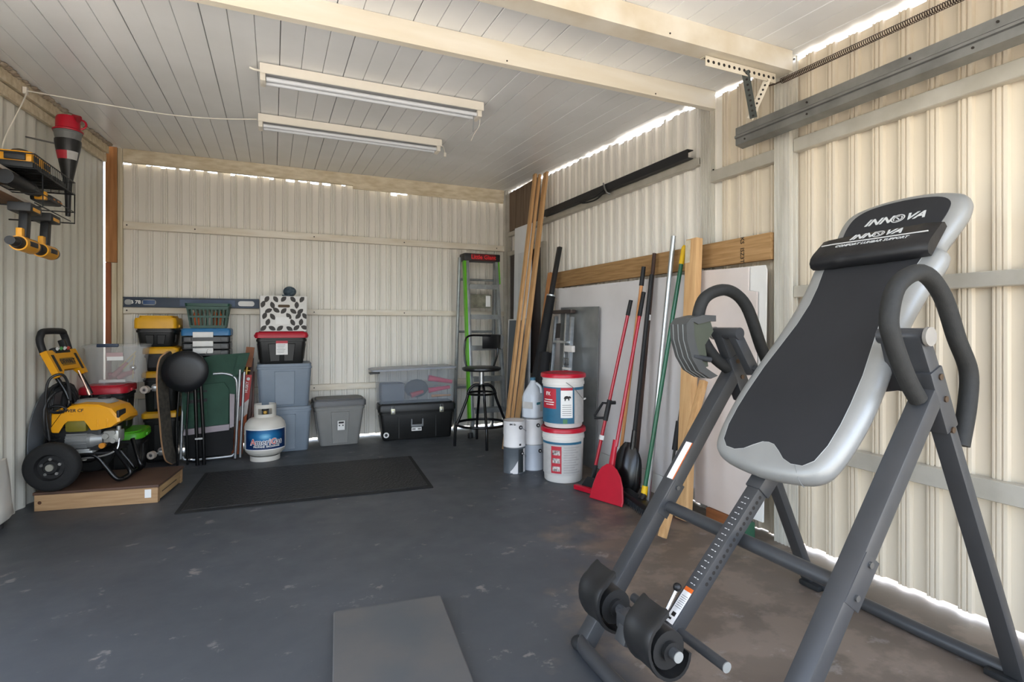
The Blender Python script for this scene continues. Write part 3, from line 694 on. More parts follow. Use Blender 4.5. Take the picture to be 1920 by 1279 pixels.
def perf(name, p, q_, w, up, m, parent, nh):
    pa, pb = V(p), V(q_); o = B().beam(pa, pb, w, .003, up=up).ob(name, m, parent, world=True)
    z = (pb - pa).normalized(); u = V(up).normalized(); u = (u - z * u.dot(z)).normalized(); h = B()
    for i in range(nh):
        c = pa + (pb - pa) * (i + .5) / nh; h.cyl(c - u * .0022, c + u * .0022, w * .17, n=8)
    tag(h.ob('hole', m_dark, o, world=True), kind='stuff'); return o
t = thing('perforated_hanger', 'whitish perforated angle bracket bolted under the end of the near beam', 'bracket', (2.1, 1.93, 2.25))
perf('angle_bar', (1.80, 1.885, 2.289), (2.245, 1.885, 2.289), .046, (0, 1, 0), m_white, t, 14)
perf('angle_flange', (1.80, 1.903, 2.3115), (2.245, 1.903, 2.3115), .034, (0, 0, 1), m_white, t, 14)
perf('hanger_bar', (2.04, 1.880, 2.285), (2.194, 1.97, 2.119), .034, (-.74, -.67, 0), mat('dark_galv', '#5c605c', .45, .6), t, 9)
perf('hanger_bar', (2.192, 1.882, 2.28), (2.188, 1.985, 2.119), .032, (-.74, -.67, 0), m_white, t, 9)
q = B()
hel = []
for i in range(150 * 8): a = 2 * math.pi * i / 8; hel.append((2.255 + .0125 * math.cos(a), 1.86 - i * (1.28 / 1200), 2.268 + .0125 * math.sin(a) - .02 * (i / 1200)))
t = thing('garage_door_spring', 'long rusty brown coil spring stretched above the door track', 'spring', (2.255, 1.86, 2.268))
B().tube(hel, .0019, 4).ob('coil', mat('rusty_steel', '#5b4a3e', .55, .5, hex2='#3d332c', scale=30), t, world=True)
B().tube([(2.255, 1.93, 2.275), (2.255, 1.90, 2.27), (2.255, 1.86, 2.268)], .004, 6).ob('hook', mat('rusty_steel', '#5b4a3e', .55, .5), t, world=True)

# ------------------------------------------------------------------ buckets, cans, jug
def patch(c, r, a0, a1, z0, z1, n=10, th=.0012):
    pts = [(c[0] + R_ * math.cos(rad(a0 + (a1 - a0) * i / n)), c[1] + R_ * math.sin(rad(a0 + (a1 - a0) * i / n))) for R_ in (r,) for i in range(n + 1)]
    pin = [(c[0] + (r - th) * math.cos(rad(a1 + (a0 - a1) * i / n)), c[1] + (r - th) * math.sin(rad(a1 + (a0 - a1) * i / n))) for i in range(n + 1)]
    return B().prism(pts + pin, z0, z1)
m_bkt = mat('white_bucket', '#d8d4ce', .4, var=.05); m_lid = mat('red_lid', '#b5122b', .32, var=.1); m_teal = mat('teal_label', '#2c6480', .5, var=.15); m_rlab = mat('red_label', '#b52a38', .5, var=.1); m_glab = mat('grey_text_label', '#b7b4b0', .55, var=.1, scale=40)
m_blk = mat('ink', '#2a2728', .6)
def bucket(z, label, kind):
    t = thing('bucket', label, 'bucket', (1.875, 3.335, z), group=None)
    B().lathe([(.01, .002), (.128, .002), (.133, .008), (.1435, .295), (.149, .297), (.149, .318), (.1455, .320), (.146, .336), (.150, .338), (.150, .356), (.01, .356)], n=40).ob('pail', m_bkt, t)
    B().lathe([(.01, .3565), (.154, .3565), (.1575, .346), (.1595, .346), (.1595, .366), (.155, .3725), (.14, .3745), (.135, .3705), (.01, .3705)], n=40).ob('lid', m_lid, t)
    return t
bk1 = bucket(0, 'lower of the two white red-lidded buckets with a picture strip', 0)
bk2 = bucket(.3765, 'upper white red-lidded bucket with a teal and red label', 1)
def lp(t, name, a0, a1, z0, z1, r, m, par=None): return patch((0, 0), r, a0, a1, z0, z1).ob(name, m, par or t, ang=60)
l1 = lp(bk1, 'label', -195, -60, .06, .265, .1440, m_glab); lp(bk1, 'label_band', -195, -60, .266, .282, .1450, m_teal)
s_ = lp(bk1, 'picture_strip', -154, -124, .07, .255, .1447, m_rlab)
for i in range(3): lp(bk1, 'picture', -150, -128, .085 + .055 * i, .118 + .055 * i, .1452, mat('photo_print', '#cfc6c0', .5, hex2='#4a3d3a', scale=60), s_)
for i in range(11): lp(bk1, 'text_line', -118, -70 - (i * 7 % 5) * 4, .075 + i * .017, .080 + i * .017, .1446, mat('pale_ink', '#a29f9c', .6), l1)
l2 = lp(bk2, 'label', -205, -88, .035, .282, .1446, m_teal); lp(bk2, 'side_panel', -87, -42, .035, .262, .1445, m_glab, l2); lp(bk2, 'side_band', -87, -42, .263, .282, .1446, m_teal, l2)
rb = lp(bk2, 'red_panel', -188, -139, .135, .272, .1453, m_rlab, l2)
wp_ = lp(bk2, 'white_panel', -126, -93, .075, .262, .1453, m_wlab, l2); lp(bk2, 'panel_header', -126, -93, .2625, .280, .1453, m_rlab, l2)
# animal pictogram on the white panel
def cyl_face(r, a, z): return face((r * math.cos(rad(a)), r * math.sin(rad(a)), z), (-math.sin(rad(a)), math.cos(rad(a)), 0), (0, 0, 1))
CF = cyl_face(.1453, -109.5, .212)
q = B().prism([(-.022, -.004), (-.014, .010), (0, .014), (.012, .010), (.022, .012), (.030, .002), (.024, -.004), (.018, .0), (.016, -.018), (.010, -.018), (.008, -.006), (-.006, -.006), (-.010, -.020), (-.016, -.020), (-.016, -.008)], 0, .0035, CF)
q.ob('pictogram', m_blk, l2)
for i in range(6): lp(bk2, 'text_line', -122, -97, .09 + i * .014, .094 + i * .014, .1459, mat('grey_ink', '#8d8a88', .6), l2)
lp(bk2, 'green_mark', -120, -108, .036, .066, .1453, mat('green_mark', '#4a7a52', .5), l2)
text('lettering', 'FX', .034, m_wlab, l2, cyl_face(.1462, -164, .236), bold=.001)
for a0, a1, z in ((-180, -150, .192), (-184, -145, .176), (-172, -146, .160)): lp(bk2, 'text_line', a0, a1, z, z + .006, .1459, m_wlab, l2)
for t, zz in ((bk1, .30), (bk2, .30)):
    h = B().tube(smooth_path([(.1515 * math.cos(rad(-112)), .1515 * math.sin(rad(-112)), .318), (.168 * math.cos(rad(-92)), .168 * math.sin(rad(-92)), .275), (.160 * math.cos(rad(-66)), .160 * math.sin(rad(-66)), .21), (.156 * math.cos(rad(-44)), .156 * math.sin(rad(-44)), .19)], 4), .0022, 6)
    if t is bk2: h.ob('bail', m_galv, t)
B().tube([(.156 * math.cos(rad(a)), .156 * math.sin(rad(a)), .195) for a in (-40, -52)], .006, 8).ob('bail_grip', m_bkt, bk2)
m_canw = mat('white_can', '#d3d0cf', .38, var=.05); m_cang = mat('grey_can', '#565b60', .4, var=.12); m_canb = mat('bluish_can', '#b4b9c2', .4, var=.06); m_tin = mat('tin', '#a9a9a8', .3, .85, var=.1)
def can(x, y, z, body, label):
    t = thing('paint_can', label, 'paint can', (x, y, z))
    B().lathe([(.01, .004), (.078, .004), (.078, .0), (.0825, .0), (.0825, .005), (.0805, .008), (.0805, .178), (.0825, .182), (.0825, .187), (.080, .190), (.01, .188)], n=36).ob('can_body', body, t)
    B().lathe([(.0818, .188), (.0818, .1915), (.075, .1915), (.071, .186), (.01, .186), (.01, .1855), (.0705, .1855), (.0705, .188)], n=36, cap=False).ob('rim', m_tin, t)
    return t
cA = can(1.635, 3.645, .001, m_cang, 'dark grey paint can on the floor with a white drip')
lp(cA, 'paint_drip', -122, -97, .001, .012, .0832, m_canw); 
q = B()
for i in range(8): a = -135 + i * 5; q.add([(.0812 * math.cos(rad(x)), .0812 * math.sin(rad(x)), z) for x, z in ((a, .004), (a + 5, .004), (a + 5, .02 + .075 * ((i + 1) / 8) ** 1.3), (a, .02 + .075 * (i / 8) ** 1.3))], [(0, 1, 2, 3)])
q.ob('paint_run', m_canw, cA)
lp(cA, 'dark_stripe', -92, -62, .008, .178, .0812, mat('dark_stripe', '#2e3234', .5)); lp(cA, 'white_edge', -60, -40, .008, .178, .0812, m_canw)
cB = can(1.802, 3.672, .001, m_canb, 'bluish white paint can on the floor next to the lower bucket')
cC = can(1.635, 3.645, .1930, m_canw, 'white paint can stacked on the dark grey can')
cD = can(1.802, 3.672, .1930, m_canw, 'white paint can between the jug above and the bluish can')
for t, a in ((cC, -80), (cD, -88), (cA, -70), (cB, -76)):
    d = V((math.cos(rad(a)), math.sin(rad(a)), 0)); c = d * .081 + V((0, 0, .145))
    e = B().cyl(c, c + d * .004, .015, n=16).ob('bail_ear', m_blk, t); B().cyl(c + d * .004, c + d * .0055, .006, n=10).ob('ear_dot', m_canw, e)
    dd = V((math.cos(rad(a + 25)), math.sin(rad(a + 25)), 0))
    B().tube([c + d * .005, dd * .088 + V((0, 0, .125)), V((math.cos(rad(a + 55)), math.sin(rad(a + 55)), 0)) * .087 + V((0, 0, .108))], .0017, 6).ob('bail', m_galv, t)
text('lettering', 'BM 12-', .016, m_blk, cC, cyl_face(.0812, -122, .168), bold=.0008)
lp(cC, 'code_mark', -88, -76, .012, .026, .0812, m_blk)
jg = thing('plastic_jug', 'translucent white gallon jug with a blue cap on top of a can', 'jug', (1.802, 3.672, .3855), rz=rad(30))
B().rrect([(.001, .125, .125, .035), (.010, .142, .142, .045), (.155, .145, .145, .05), (.185, .135, .135, .055), (.225, .095, .095, .045), (.262, .050, .050, .024), (.282, .036, .036, .0179)], k=5).ob('jug_body', mat('milky_plastic', '#c6cbd2', .3, var=.05), jg)
B().lathe([(.01, .282), (.021, .282), (.021, .300), (.018, .303), (.01, .303)], n=18).ob('cap', mat('blue_cap', '#3f6d84', .45), jg)
B().tube(smooth_path([(.0, -.03, .262), (.0, -.068, .235), (.0, -.078, .19)], 4), .010, 8).ob('jug_handle', mat('milky_plastic', '#c6cbd2', .3), jg)
B().box((-.03, -.0725, .115), (.055, .002, .018)).ob('teal_band', mat('teal_print', '#3c7f8f', .5), jg); B().box((.02, -.0728, .09), (.06, .0015, .075)).ob('jug_label', m_glab, jg); B().box((-.0728, .0, .10), (.0015, .09, .05)).ob('jug_label', m_glab, jg)

# ------------------------------------------------------------------ far corner: boards, tubes, ladder, stool
for (p, q_, w, th, m, lab) in (((1.825, 4.285, .012), (2.188, 4.412, 2.465), .045, .024, m_pine, 'leftmost tall thin wooden board leaning towards the ceiling in the corner'),
                           ((1.845, 4.235, .012), (2.222, 4.385, 2.46), .030, .020, m_pine2, 'thin wooden board tucked between the two tall corner boards'),
                           ((1.87, 4.185, .012), (2.265, 4.345, 2.472), .070, .022, m_pine, 'rightmost tall wooden board reaching the ceiling beside the black tube'),
                           ((1.985, 4.18, .012), (2.268, 4.27, 1.555), .055, .022, wood('pine_red', '#c08a58', '#a97043', 'z'), 'short reddish wooden board behind the long black tube')):
    tag(B().beam(p, q_, w, th, up=(1, 0, 0), bev=.002).ob('leaning_board', m), lab, 'board')
t = thing('long_black_tube', 'long black padded tube leaning from the cans up to the wall board', 'tube', (2.02, 4.02, 0))
a = V((1.915, 4.075, .05)); c = V((2.262, 4.085, 1.76)); d = (c - a).normalized()
B().cyl(a, a + (c - a) * .75, .046, .038, n=16).ob('padded_sleeve', mat('black_cloth', '#171719', .8, var=.3, bump=.1), t, world=True)
B().beam(a + (c - a) * .75, c, .045, .03, up=(1, 0, 0), bev=.003).ob('square_end', mat('black_paint', '#202022', .5), t, world=True)
B().cyl(a + (c - a) * .745, a + (c - a) * .757, .038, n=16).ob('silver_ring', m_al, t, world=True)
t = thing('short_black_roll', 'shorter black roll standing between the long tube and the aluminium stool', 'roll', (2.08, 3.90, 0))
B().cyl((1.950, 3.935, .014), (2.066, 3.972, .86), .046, n=18).ob('roll', mat('black_cloth', '#171719', .8, var=.3), t, world=True)
B().cyl((2.066, 3.972, .86), (2.0667, 3.9722, .865), .03, n=14).ob('roll_core', m_dark, t, world=True)
# small aluminium step ladder
t = thing('aluminium_step', 'narrow aluminium step with a white clamp above the buckets', 'step ladder', (2.15, 3.80, 0))
for (p, q_) in (((2.03, 3.93, .004), (2.175, 3.985, 1.16)), ((2.03, 3.68, .004), (2.175, 3.80, 1.19)), ((2.06, 3.63, .004), (2.185, 3.74, 1.15))):
    B().beam(p, q_, .022, .03, up=(1, 0, 0), bev=.002).ob('rail', m_al, t, world=True)
B().box((2.175, 3.86, 1.195), (.05, .30, .03), bev=.006).ob('top_cap', mat('dark_brown_cap', '#3a302c', .5), t, world=True)
for z in (.28, .62, .95): B().box((2.03 + .125 * z, 3.83, z), (.05, .22, .018)).ob('step', m_al, t, world=True)
B().beam((2.128, 3.88, .98), (2.143, 3.885, 1.10), .07, .004, up=(1, 0, 0)).ob('dark_label', m_blk, t, world=True)
q = B().box((2.12, 3.67, .90), (.03, .12, .05), bev=.005)
q.ob('clamp', m_bkt, t, world=True)
q = B()
for i in range(4): q.tube(arc((2.10, 3.66 + .02 * i, .80), .028, 0, 360, 14, (.3, 1, 0), (0, 0, 1)), .003, 6)
tag(q.ob('wire_coil', m_galv, t, world=True), kind='stuff')
B().box((2.10, 3.68, .745), (.03, .10, .018), bev=.004).ob('clamp_bar', m_bkt, t, world=True)
# white door slab, framed grey pane
t = thing('white_panel_door', 'tall narrow white panelled board leaning in the far right corner', 'panel', (2.24, 4.82, 0))
MDoor = face((2.255, 4.90, .006), (.03, -1, 0), (.035, -.05, 2.08))
B().box((0, 1.04, -.010), (.36, 2.08, .018), MDoor, bev=.003).ob('door_board', mat('white_gloss_board', '#e6e8ea', .35, var=.03), t, world=True)
for y in (.52, 1.45): B().box((.0, y, .000), (.16, .72, .006), MDoor, bev=.003).ob('raised_panel', mat('white_gloss', '#d8dadc', .3), t, world=True)
t = thing('framed_grey_pane', 'grey pane in a thin white frame standing low behind the boards', 'pane', (2.10, 4.72, 0))
MP = face((2.175, 4.86, .006), (.06, -1, 0), (.04, .0, 1.14))
B().box((0, .57, 0), (.34, 1.12, .008), MP).ob('pane', mat('grey_pane', '#5d656d', .25, var=.3, scale=2), t, world=True)
for (c, d) in (((-.175, .57, .002), (.012, 1.14, .014)), ((.175, .57, .002), (.012, 1.14, .014)), ((0, 1.135, .002), (.34, .012, .014)), ((0, .006, .002), (.34, .012, .014))):
    B().box(c, d, MP).ob('frame', m_bsheet, t, world=True)
# step ladder
m_lal = mat('ladder_aluminium', '#a9adad', .35, .7, hex2='#8e9292', scale=12); m_lime = mat('lime_fibreglass', '#5fae1c', .4, var=.1)
t = thing('step_ladder', 'tall aluminium and lime green stepladder folded in the far corner', 'ladder', (1.92, 5.05, 0))
fr = {}
for s, xb, xt in ((-1, 1.742, 1.762), (1, 2.085, 2.072)):
    a = V((xb, 4.86, .016)); c = V((xt, 5.09, 1.73))
    B().beam(a, c, .062, .030, up=(1, 0, 0), bev=.003).ob('front_rail', m_lal, t, world=True)
    g0 = a + (c - a) * (.865 if s > 0 else .10)
    B().beam(g0 + V((s * .022, .006, 0)), c + V((s * .022, .006, 0)), .060, .024, up=(1, 0, 0), bev=.004).ob('green_rail', m_lime, t, world=True)
    B().beam((xb + s * .022, 4.855, .006), (xb + s * .022, 4.865, .06), .07, .035, up=(1, 0, 0), bev=.006).ob('foot', m_black, t, world=True)
    B().beam((1.908 + s * .208, 5.30, .012), (1.908 + s * .192, 5.175, 1.77), .05, .024, up=(1, 0, 0), bev=.003).ob('rear_rail', m_lal, t, world=True)
for i, z in enumerate((.28, .58, .88, 1.185, 1.485)):
    y = 4.86 + .23 * z / 1.73
    B().box((1.914, y - .01, z), (.30, .085, .012)).box((1.914, y - .048, z - .018), (.30, .008, .045)).ob('step', m_lal, t, world=True)
for z in (.45, 1.02, 1.55): B().cyl((1.72, 5.30 - .125 * z / 1.77, z), (2.10, 5.30 - .125 * z / 1.77, z), .012, n=10).ob('rear_bar', m_lal, t, world=True)
cap = B().box((1.915, 5.125, 1.765), (.385, .16, .075), bev=.012).ob('top_cap', m_black, t, world=True)
B().box((1.925, 5.0435, 1.765), (.255, .004, .062), bev=.001).ob('red_panel', mat('dark_red_panel', '#5c1216', .5), cap, world=True)
text('lettering', 'Little Giant', .058, mat('bright_red_ink', '#e0282c', .5), cap, face((1.925, 5.0412, 1.765), (1, 0, 0), (0, 0, 1)), bold=.0012, world=True)
B().box((1.905, 5.13, 1.33), (.27, .03, .14), bev=.006).ob('tool_tray', mat('smoky_tray', '#8d8a78', .2, hex2='#6c6a5c', scale=20), t, world=True)
B().box((2.0, 5.112, 1.33), (.05, .004, .11)).ob('tray_label', m_wlab, t, world=True)
# bar stool
m_gb = mat('gloss_black_metal', '#121213', .2, .3, var=.1)
t = thing('bar_stool', 'black metal swivel bar stool with a small back in front of the ladder', 'stool', (1.725, 4.570, 0))
B().lathe([(.01, .672), (.165, .675), (.178, .688), (.176, .702), (.15, .710), (.01, .706)], n=32).ob('seat', mat('black_seat', '#19191a', .35, var=.15), t)
for i in range(4):
    a = rad(80 + 90 * i); d = V((math.cos(a), math.sin(a), 0))
    B().tube(smooth_path([d * .02 + V((0, 0, .545)), d * .07 + V((0, 0, .543)), d * .115 + V((0, 0, .50)), d * .135 + V((0, 0, .42)), d * .19 + V((0, 0, .28)), d * .235 + V((0, 0, .16)), d * .245 + V((0, 0, .004))], 5), .0125, 10).ob('leg', m_gb, t)
B().tube(arc((0, 0, .195), .232, 0, 350, 36, (1, 0, 0), (0, 1, 0)), .0115, 10, closed=True).ob('foot_ring', m_gb, t)
B().tube(arc((0, 0, .47), .128, 0, 350, 28, (1, 0, 0), (0, 1, 0)), .010, 8, closed=True).ob('upper_ring', m_gb, t)
B().cyl((0, 0, .545), (0, 0, .672), .022, n=16).ob('post', m_al, t)
bt = B().tube(smooth_path([(-.10, .11, .68), (-.115, .135, .78), (-.11, .14, .93), (-.07, .15, .985), (.05, .16, .99), (.16, .12, .985)], 5), .009, 8).tube(smooth_path([(.12, .03, .68), (.17, .05, .80), (.185, .06, .90)], 4), .009, 8)
bt.ob('back_frame', m_gb, t)
q = B(); rr = []
for i in range(7):
    a = rad(-30 + 16 * i); c0_ = V((.19 * math.cos(a), .19 * math.sin(a) + .01, 0)); o_ = V((math.cos(a), math.sin(a), 0))
    rr.append([c0_ + V((0, 0, z)) + o_ * k for z, k in ((.865, 0), (.88, .012), (.985, .016), (1.0, .004), (.995, -.012), (.88, -.014))])
q.ring(rr); q.ob('backrest', mat('black_seat', '#19191a', .35), t, ang=60)
# ------------------------------------------------------------------ storage totes along the back wall
def tote(label, x0, x1, y0, y1, z, h, mb, ml, lid_h=.035, taper=.88, over=.012, name='storage_tote', ribs=2, rz=0., lid_top=.010, cat='tote', handle=True, lid_r=.03, closed=True):
    w, d = x1 - x0, y1 - y0
    t = thing(name, label, cat, ((x0 + x1) / 2, (y0 + y1) / 2, z), rz=rz)
    hb = h - lid_h if ml else h
    W_, D_ = w - 2 * over, d - 2 * over
    bw, bd_ = W_ * taper, D_ * (taper + .03)
    b = B().rrect([(.002, bw - .01, bd_ - .01, .03), (.010, bw, bd_, .035), (hb - .045, W_ - .010, D_ - .010, .035), (hb - .043, W_ + .004, D_ + .004, .036), (hb - .026, W_ + .006, D_ + .006, .036), (hb - .024, W_ - .006, D_ - .006, .035), (hb, W_ - .004, D_ - .004, .035)])
    b.ob('tote_body', mb, t)
    # raised front and side panels that follow the taper
    def fy(zz): return -(bd_ + (D_ - .010 - bd_) * zz / (hb - .045)) / 2
    def fx(zz): return (bw + (W_ - .010 - bw) * zz / (hb - .045)) / 2
    zt = hb - .06
    for i in range(ribs):
        u = (-.5 + (i + .5) / ribs) * .62 if ribs > 1 else 0
        hw0, hw1 = bw * .11, W_ * .125
        if ribs == 1: hw0, hw1 = bw * .20, W_ * .19
        xa, xb = u * bw, u * W_
        b = B().ring([[V((xa - hw0, fy(.02) + .004, .02)), V((xa + hw0, fy(.02) + .004, .02)), V((xb + hw1, fy(zt) + .004, zt)), V((xb - hw1, fy(zt) + .004, zt))],
                      [V((xa - hw0 + .004, fy(.02) - .007, .024)), V((xa + hw0 - .004, fy(.02) - .007, .024)), V((xb + hw1 - .006, fy(zt) - .007, zt - .006)), V((xb - hw1 + .006, fy(zt) - .007, zt - .006))]])
        b.ob('front_rib', mb, t, smooth=False)
    for s in (-1, 1):
        b = B().ring([[V((s * (fx(.03) - .004), -bd_ * .22, .03)), V((s * (fx(.03) - .004), bd_ * .22, .03)), V((s * (fx(zt) - .004), bd_ * .25, zt)), V((s * (fx(zt) - .004), -bd_ * .25, zt))],
                      [V((s * (fx(.03) + .006), -bd_ * .21, .034)), V((s * (fx(.03) + .006), bd_ * .21, .034)), V((s * (fx(zt) + .006), bd_ * .24, zt - .006)), V((s * (fx(zt) + .006), -bd_ * .24, zt - .006))]])
        b.ob('side_rib', mb, t, smooth=False)
    if ml:
        B().rrect([(hb - .014, w - .008, d - .008, lid_r), (hb - .012, w, d, lid_r), (hb + lid_h * .55, w, d, lid_r), (hb + lid_h * .8, w - .012, d - .012, lid_r), (hb + lid_h * .8, w - .05, d - .05, lid_r), (hb + lid_h, w - .06, d - .06, lid_r)]).ob('lid', ml, t)
        if handle:
            for s in (-1, 1): B().box((s * (w / 2 + .003), 0, hb + .004), (.014, d * .36, .022), bev=.004).ob('latch', ml, t)
    t['_f'] = 0; del t['_f']
    return t
m_tblue = mat('blue_grey_plastic', '#7d8894', .42, var=.06); m_tgrey = mat('grey_plastic', '#83827f', .45, var=.06); m_tgreyd = mat('dark_grey_lid', '#5f5f60', .45, var=.08)
m_tblk = mat('black_tote_plastic', '#1c1c1b', .4, var=.2); m_tyel = mat('yellow_lid', '#d9a015', .42, var=.08); m_tlime = mat('green_lid', '#4fae1d', .4, var=.08)
m_bluelid = mat('blue_lid', '#2f6f9f', .4, var=.08)
tote('bluish grey tote at the bottom of its stack behind the propane tank', -.112, .315, 4.965, 5.345, .001, .385, m_tblue, None, ribs=1)
tote('bluish grey tote in the middle of the stack above the propane tank', -.140, .318, 4.955, 5.340, .386, .370, m_tblue, None, ribs=1)
tb_ = tote('black tote with a bright red lid under the leaf patterned bin', -.142, .275, 4.985, 5.335, .757, .275, m_tblk, mat('crimson_lid', '#b01227', .4, var=.08), lid_h=.042, ribs=2)
lb = B().box((.0, -.174, .128), (.092, .0015, .115), RX(rad(-2))).ob('paper_label', m_wlab, tb_); B().box((0, -.1752, .178), (.092, .001, .022), RX(rad(-2))).ob('label_header', m_rlab, lb)
for i in range(6): B().box((-.006 - .002 * (i % 3), -.1752, .155 - i * .013), (.066 - .008 * (i % 3), .001, .0035), RX(rad(-2))).ob('text_line', mat('grey_ink', '#8d8a88', .6), lb)
gt = tote('grey tote with its lid on standing alone left of the black trunk', .322, .778, 5.035, 5.350, .001, .420, m_tgrey, m_tgreyd, lid_h=.05, ribs=1, taper=.78)
B().box((.005, -.150, .205), (.062, .002, .085), RX(rad(6))).ob('paper_label', m_wlab, gt)
for (x, z, w_, h_) in ((.005, .232, .045, .016), (-.01, .205, .01, .012), (.02, .205, .01, .012), (.005, .180, .045, .006)): B().box((x, -.1512 - (z - .205) * .1, z), (w_, .002, h_), RX(rad(6))).ob('label_print', m_blk, gt)
# leaf patterned bin
lbn = thing('leaf_pattern_bin', 'white fabric bin printed with dark grey leaves on the red lid', 'bin', (.078, 5.135, 1.0335), rz=rad(2))
B().rrect([(0, .365, .28, .008), (.30, .375, .285, .008)], cap=True).ob('bin_body', mat('white_fabric', '#dcd9d4', .85, var=.05, bump=.08, bscale=120), lbn)
m_leaf = mat('leaf_grey', '#4a4745', .85)
lf = random.Random(11)
LP = []
for r_ in range(6):
    for c in range(6):
        LP.append((-.158 + c * .066 + (.03 if r_ % 2 else 0) + lf.uniform(-.008, .008), .026 + r_ * .050 + lf.uniform(-.006, .006), [35, 130, 80, 150, 60, 110][(r_ * 2 + c * 3) % 6] + lf.uniform(-12, 12)))
for (x, z, a) in LP:
    if abs(x) > .172 or (abs(x + .01) < .062 and .055 < z < .125) or (abs(x) < .05 and .195 < z < .235): continue
    pts = []
    for k in range(12):
        th = 2 * math.pi * k / 12; lx = .031 * math.cos(th); ly = .0185 * math.sin(th) * abs(math.sin(th)) ** .6 if abs(math.cos(th)) < .99 else 0
        ca, sa = math.cos(rad(a)), math.sin(rad(a)); px_, pz_ = x + lx * ca - ly * sa, z + lx * sa + ly * ca
        pts.append((max(-.181, min(.181, px_)), max(.004, min(.296, pz_))))
    B().prism(pts, .0, .0012, face((0, -.1405 - .0022 * z / .3, 0), (1, 0, 0), (0, 0, 1))).ob('printed_leaf', m_leaf, lbn, smooth=False)
for (y, z, a) in ((-.08, .06, 40), (.0, .10, 120), (.08, .05, 70), (-.05, .17, 150), (.05, .2, 30), (-.08, .26, 80), (.07, .27, 110)):
    pts = [(y + .028 * math.cos(2 * math.pi * k / 10) * math.cos(rad(a)) - .012 * math.sin(2 * math.pi * k / 10) * math.sin(rad(a)), z + .028 * math.cos(2 * math.pi * k / 10) * math.sin(rad(a)) + .012 * math.sin(2 * math.pi * k / 10) * math.cos(rad(a))) for k in range(10)]
    B().prism(pts, 0, .0015, face((.1865, 0, 0), (0, 1, 0), (0, 0, 1))).ob('printed_leaf', m_leaf, lbn, smooth=False)
B().rrect([(0, .095, .024, .0119), (.002, .095, .024, .0119)], face((0, -.1435, .215), (1, 0, 0), (0, 0, 1))).ob('handle_grommet', mat('brown_handle_hole', '#4a3416', .6), lbn)
B().box((-.012, -.1445, .090), (.105, .002, .06)).ob('label_card', m_wlab, lbn)
tag(B().sphere((.132, 5.135, 1.381), .052, 18, (1.05, 1.1, .88)).box((.10, 5.10, 1.345), (.06, .08, .010), bev=.004).ob('blue_cap', mat('navy_cloth', '#2b3a47', .85, hex2='#55646c', scale=45)), 'dark blue rounded cap sitting in the leaf patterned bin', 'cap')
# black trunk and clear bin
tk = tote('wide black trunk with two metal latches against the back wall', .905, 1.640, 5.045, 5.315, .001, .345, m_tblk, m_tblk, lid_h=.06, taper=.92, ribs=0, name='footlocker', rz=rad(-5), cat='footlocker', handle=False)
for x in (-.235, .225):
    lt = B().box((x, -.140, .275), (.040, .010, .050), bev=.004).ob('latch', mat('pale_latch', '#bdb9a2', .35, .6), tk); B().box((x, -.146, .268), (.022, .006, .022), bev=.002).ob('latch_tongue', m_tin, lt); B().tube([(x - .012, -.142, .30), (x - .012, -.140, .325), (x + .012, -.140, .325), (x + .012, -.142, .30)], .0025, 6).ob('latch_wire', m_tin, lt)
B().box((-.01, -.134, .155), (.012, .014, .06), T(-.052, 0, .01)).box((-.01, -.134, .155), (.012, .014, .06), T(.052, 0, .01)).box((-.01, -.134, .132), (.115, .016, .022), bev=.003).ob('handle', mat('grey_handle', '#7c7d7e', .45), tk)
B().box((-.015, -.131, .098), (.095, .004, .034)).ob('white_tag', m_wlab, tk)
for (x, w_) in ((-.04, .03), (.012, .03)): B().box((x, -.1335, .098), (w_, .001, .016)).ob('tag_print', mat('grey_ink', '#8d8a88', .6), tk)
q = B().cyl((-.298, -.128, .055), (-.298, -.133, .055), .026, n=20); q.ob('round_badge', m_wlab, tk); B().cyl((-.298, -.1331, .055), (-.298, -.1345, .055), .014, n=14).ob('badge_emblem', m_blk, tk)
for x in (-.18, .17): B().box((x, -.129, .12), (.010, .006, .20)).ob('body_rib', m_tblk, tk)
m_clear = mat('clear_plastic', '#b9c1cc', .12, var=.03, alpha=.15); m_frost = mat('frosted_plastic', '#c6c6c4', .25, var=.03, alpha=.20)
def shell(secs, th=.004):
    out = B(); a = [(z, w, d, r) for z, w, d, r in secs]; i = [(z + (th if k == 0 else 0), w - 2 * th, d - 2 * th, max(.004, r - th)) for k, (z, w, d, r) in enumerate(secs)]
    return out.rrect(a + i[::-1], k=4)
cb = thing('clear_storage_bin', 'large clear plastic bin of red tools on top of the black trunk', 'bin', (1.262, 5.178, .3475), rz=rad(-2))
shell([(.002, .71, .27, .03), (.300, .745, .295, .035), (.302, .765, .315, .04), (.315, .765, .315, .04)]).ob('bin_wall', m_clear, cb)
q = B().rrect([(.316, .80, .33, .03), (.330, .80, .33, .03), (.338, .74, .29, .03)], T(-.02, -.004, 0) @ RY(rad(-1.2)))
q.ob('lid', mat('grey_clear_lid', '#9da3ad', .25, alpha=.85), cb)
B().box((-.38, -.10, .322), (.09, .11, .014), RY(rad(-4)), bev=.003).ob('lid_edge', m_tblk, cb)
for (p, q_, r_, m_, n_) in (((.11, -.10, .23), (.34, -.11, .185), .030, 'pink_tool', '#c72a55'), ((.11, -.10, .11), (.32, -.11, .135), .026, 'pink_tool', '#c72a55'), ((-.06, -.10, .07), (.06, -.09, .10), .028, 'red_tool', '#a8303c'), ((.14, -.10, .055), (.33, -.10, .055), .014, 'tan_tool', '#c08a55')):
    B().cyl(p, q_, r_, r_ * .6, n=10).ob('tool_handle', mat(m_, n_, .4, var=.15), cb)
B().sphere((.02, .03, .12), .09, 14, (1.3, .7, 1.0)).ob('grey_bundle', mat('dark_bundle', '#3c4248', .8), cb)
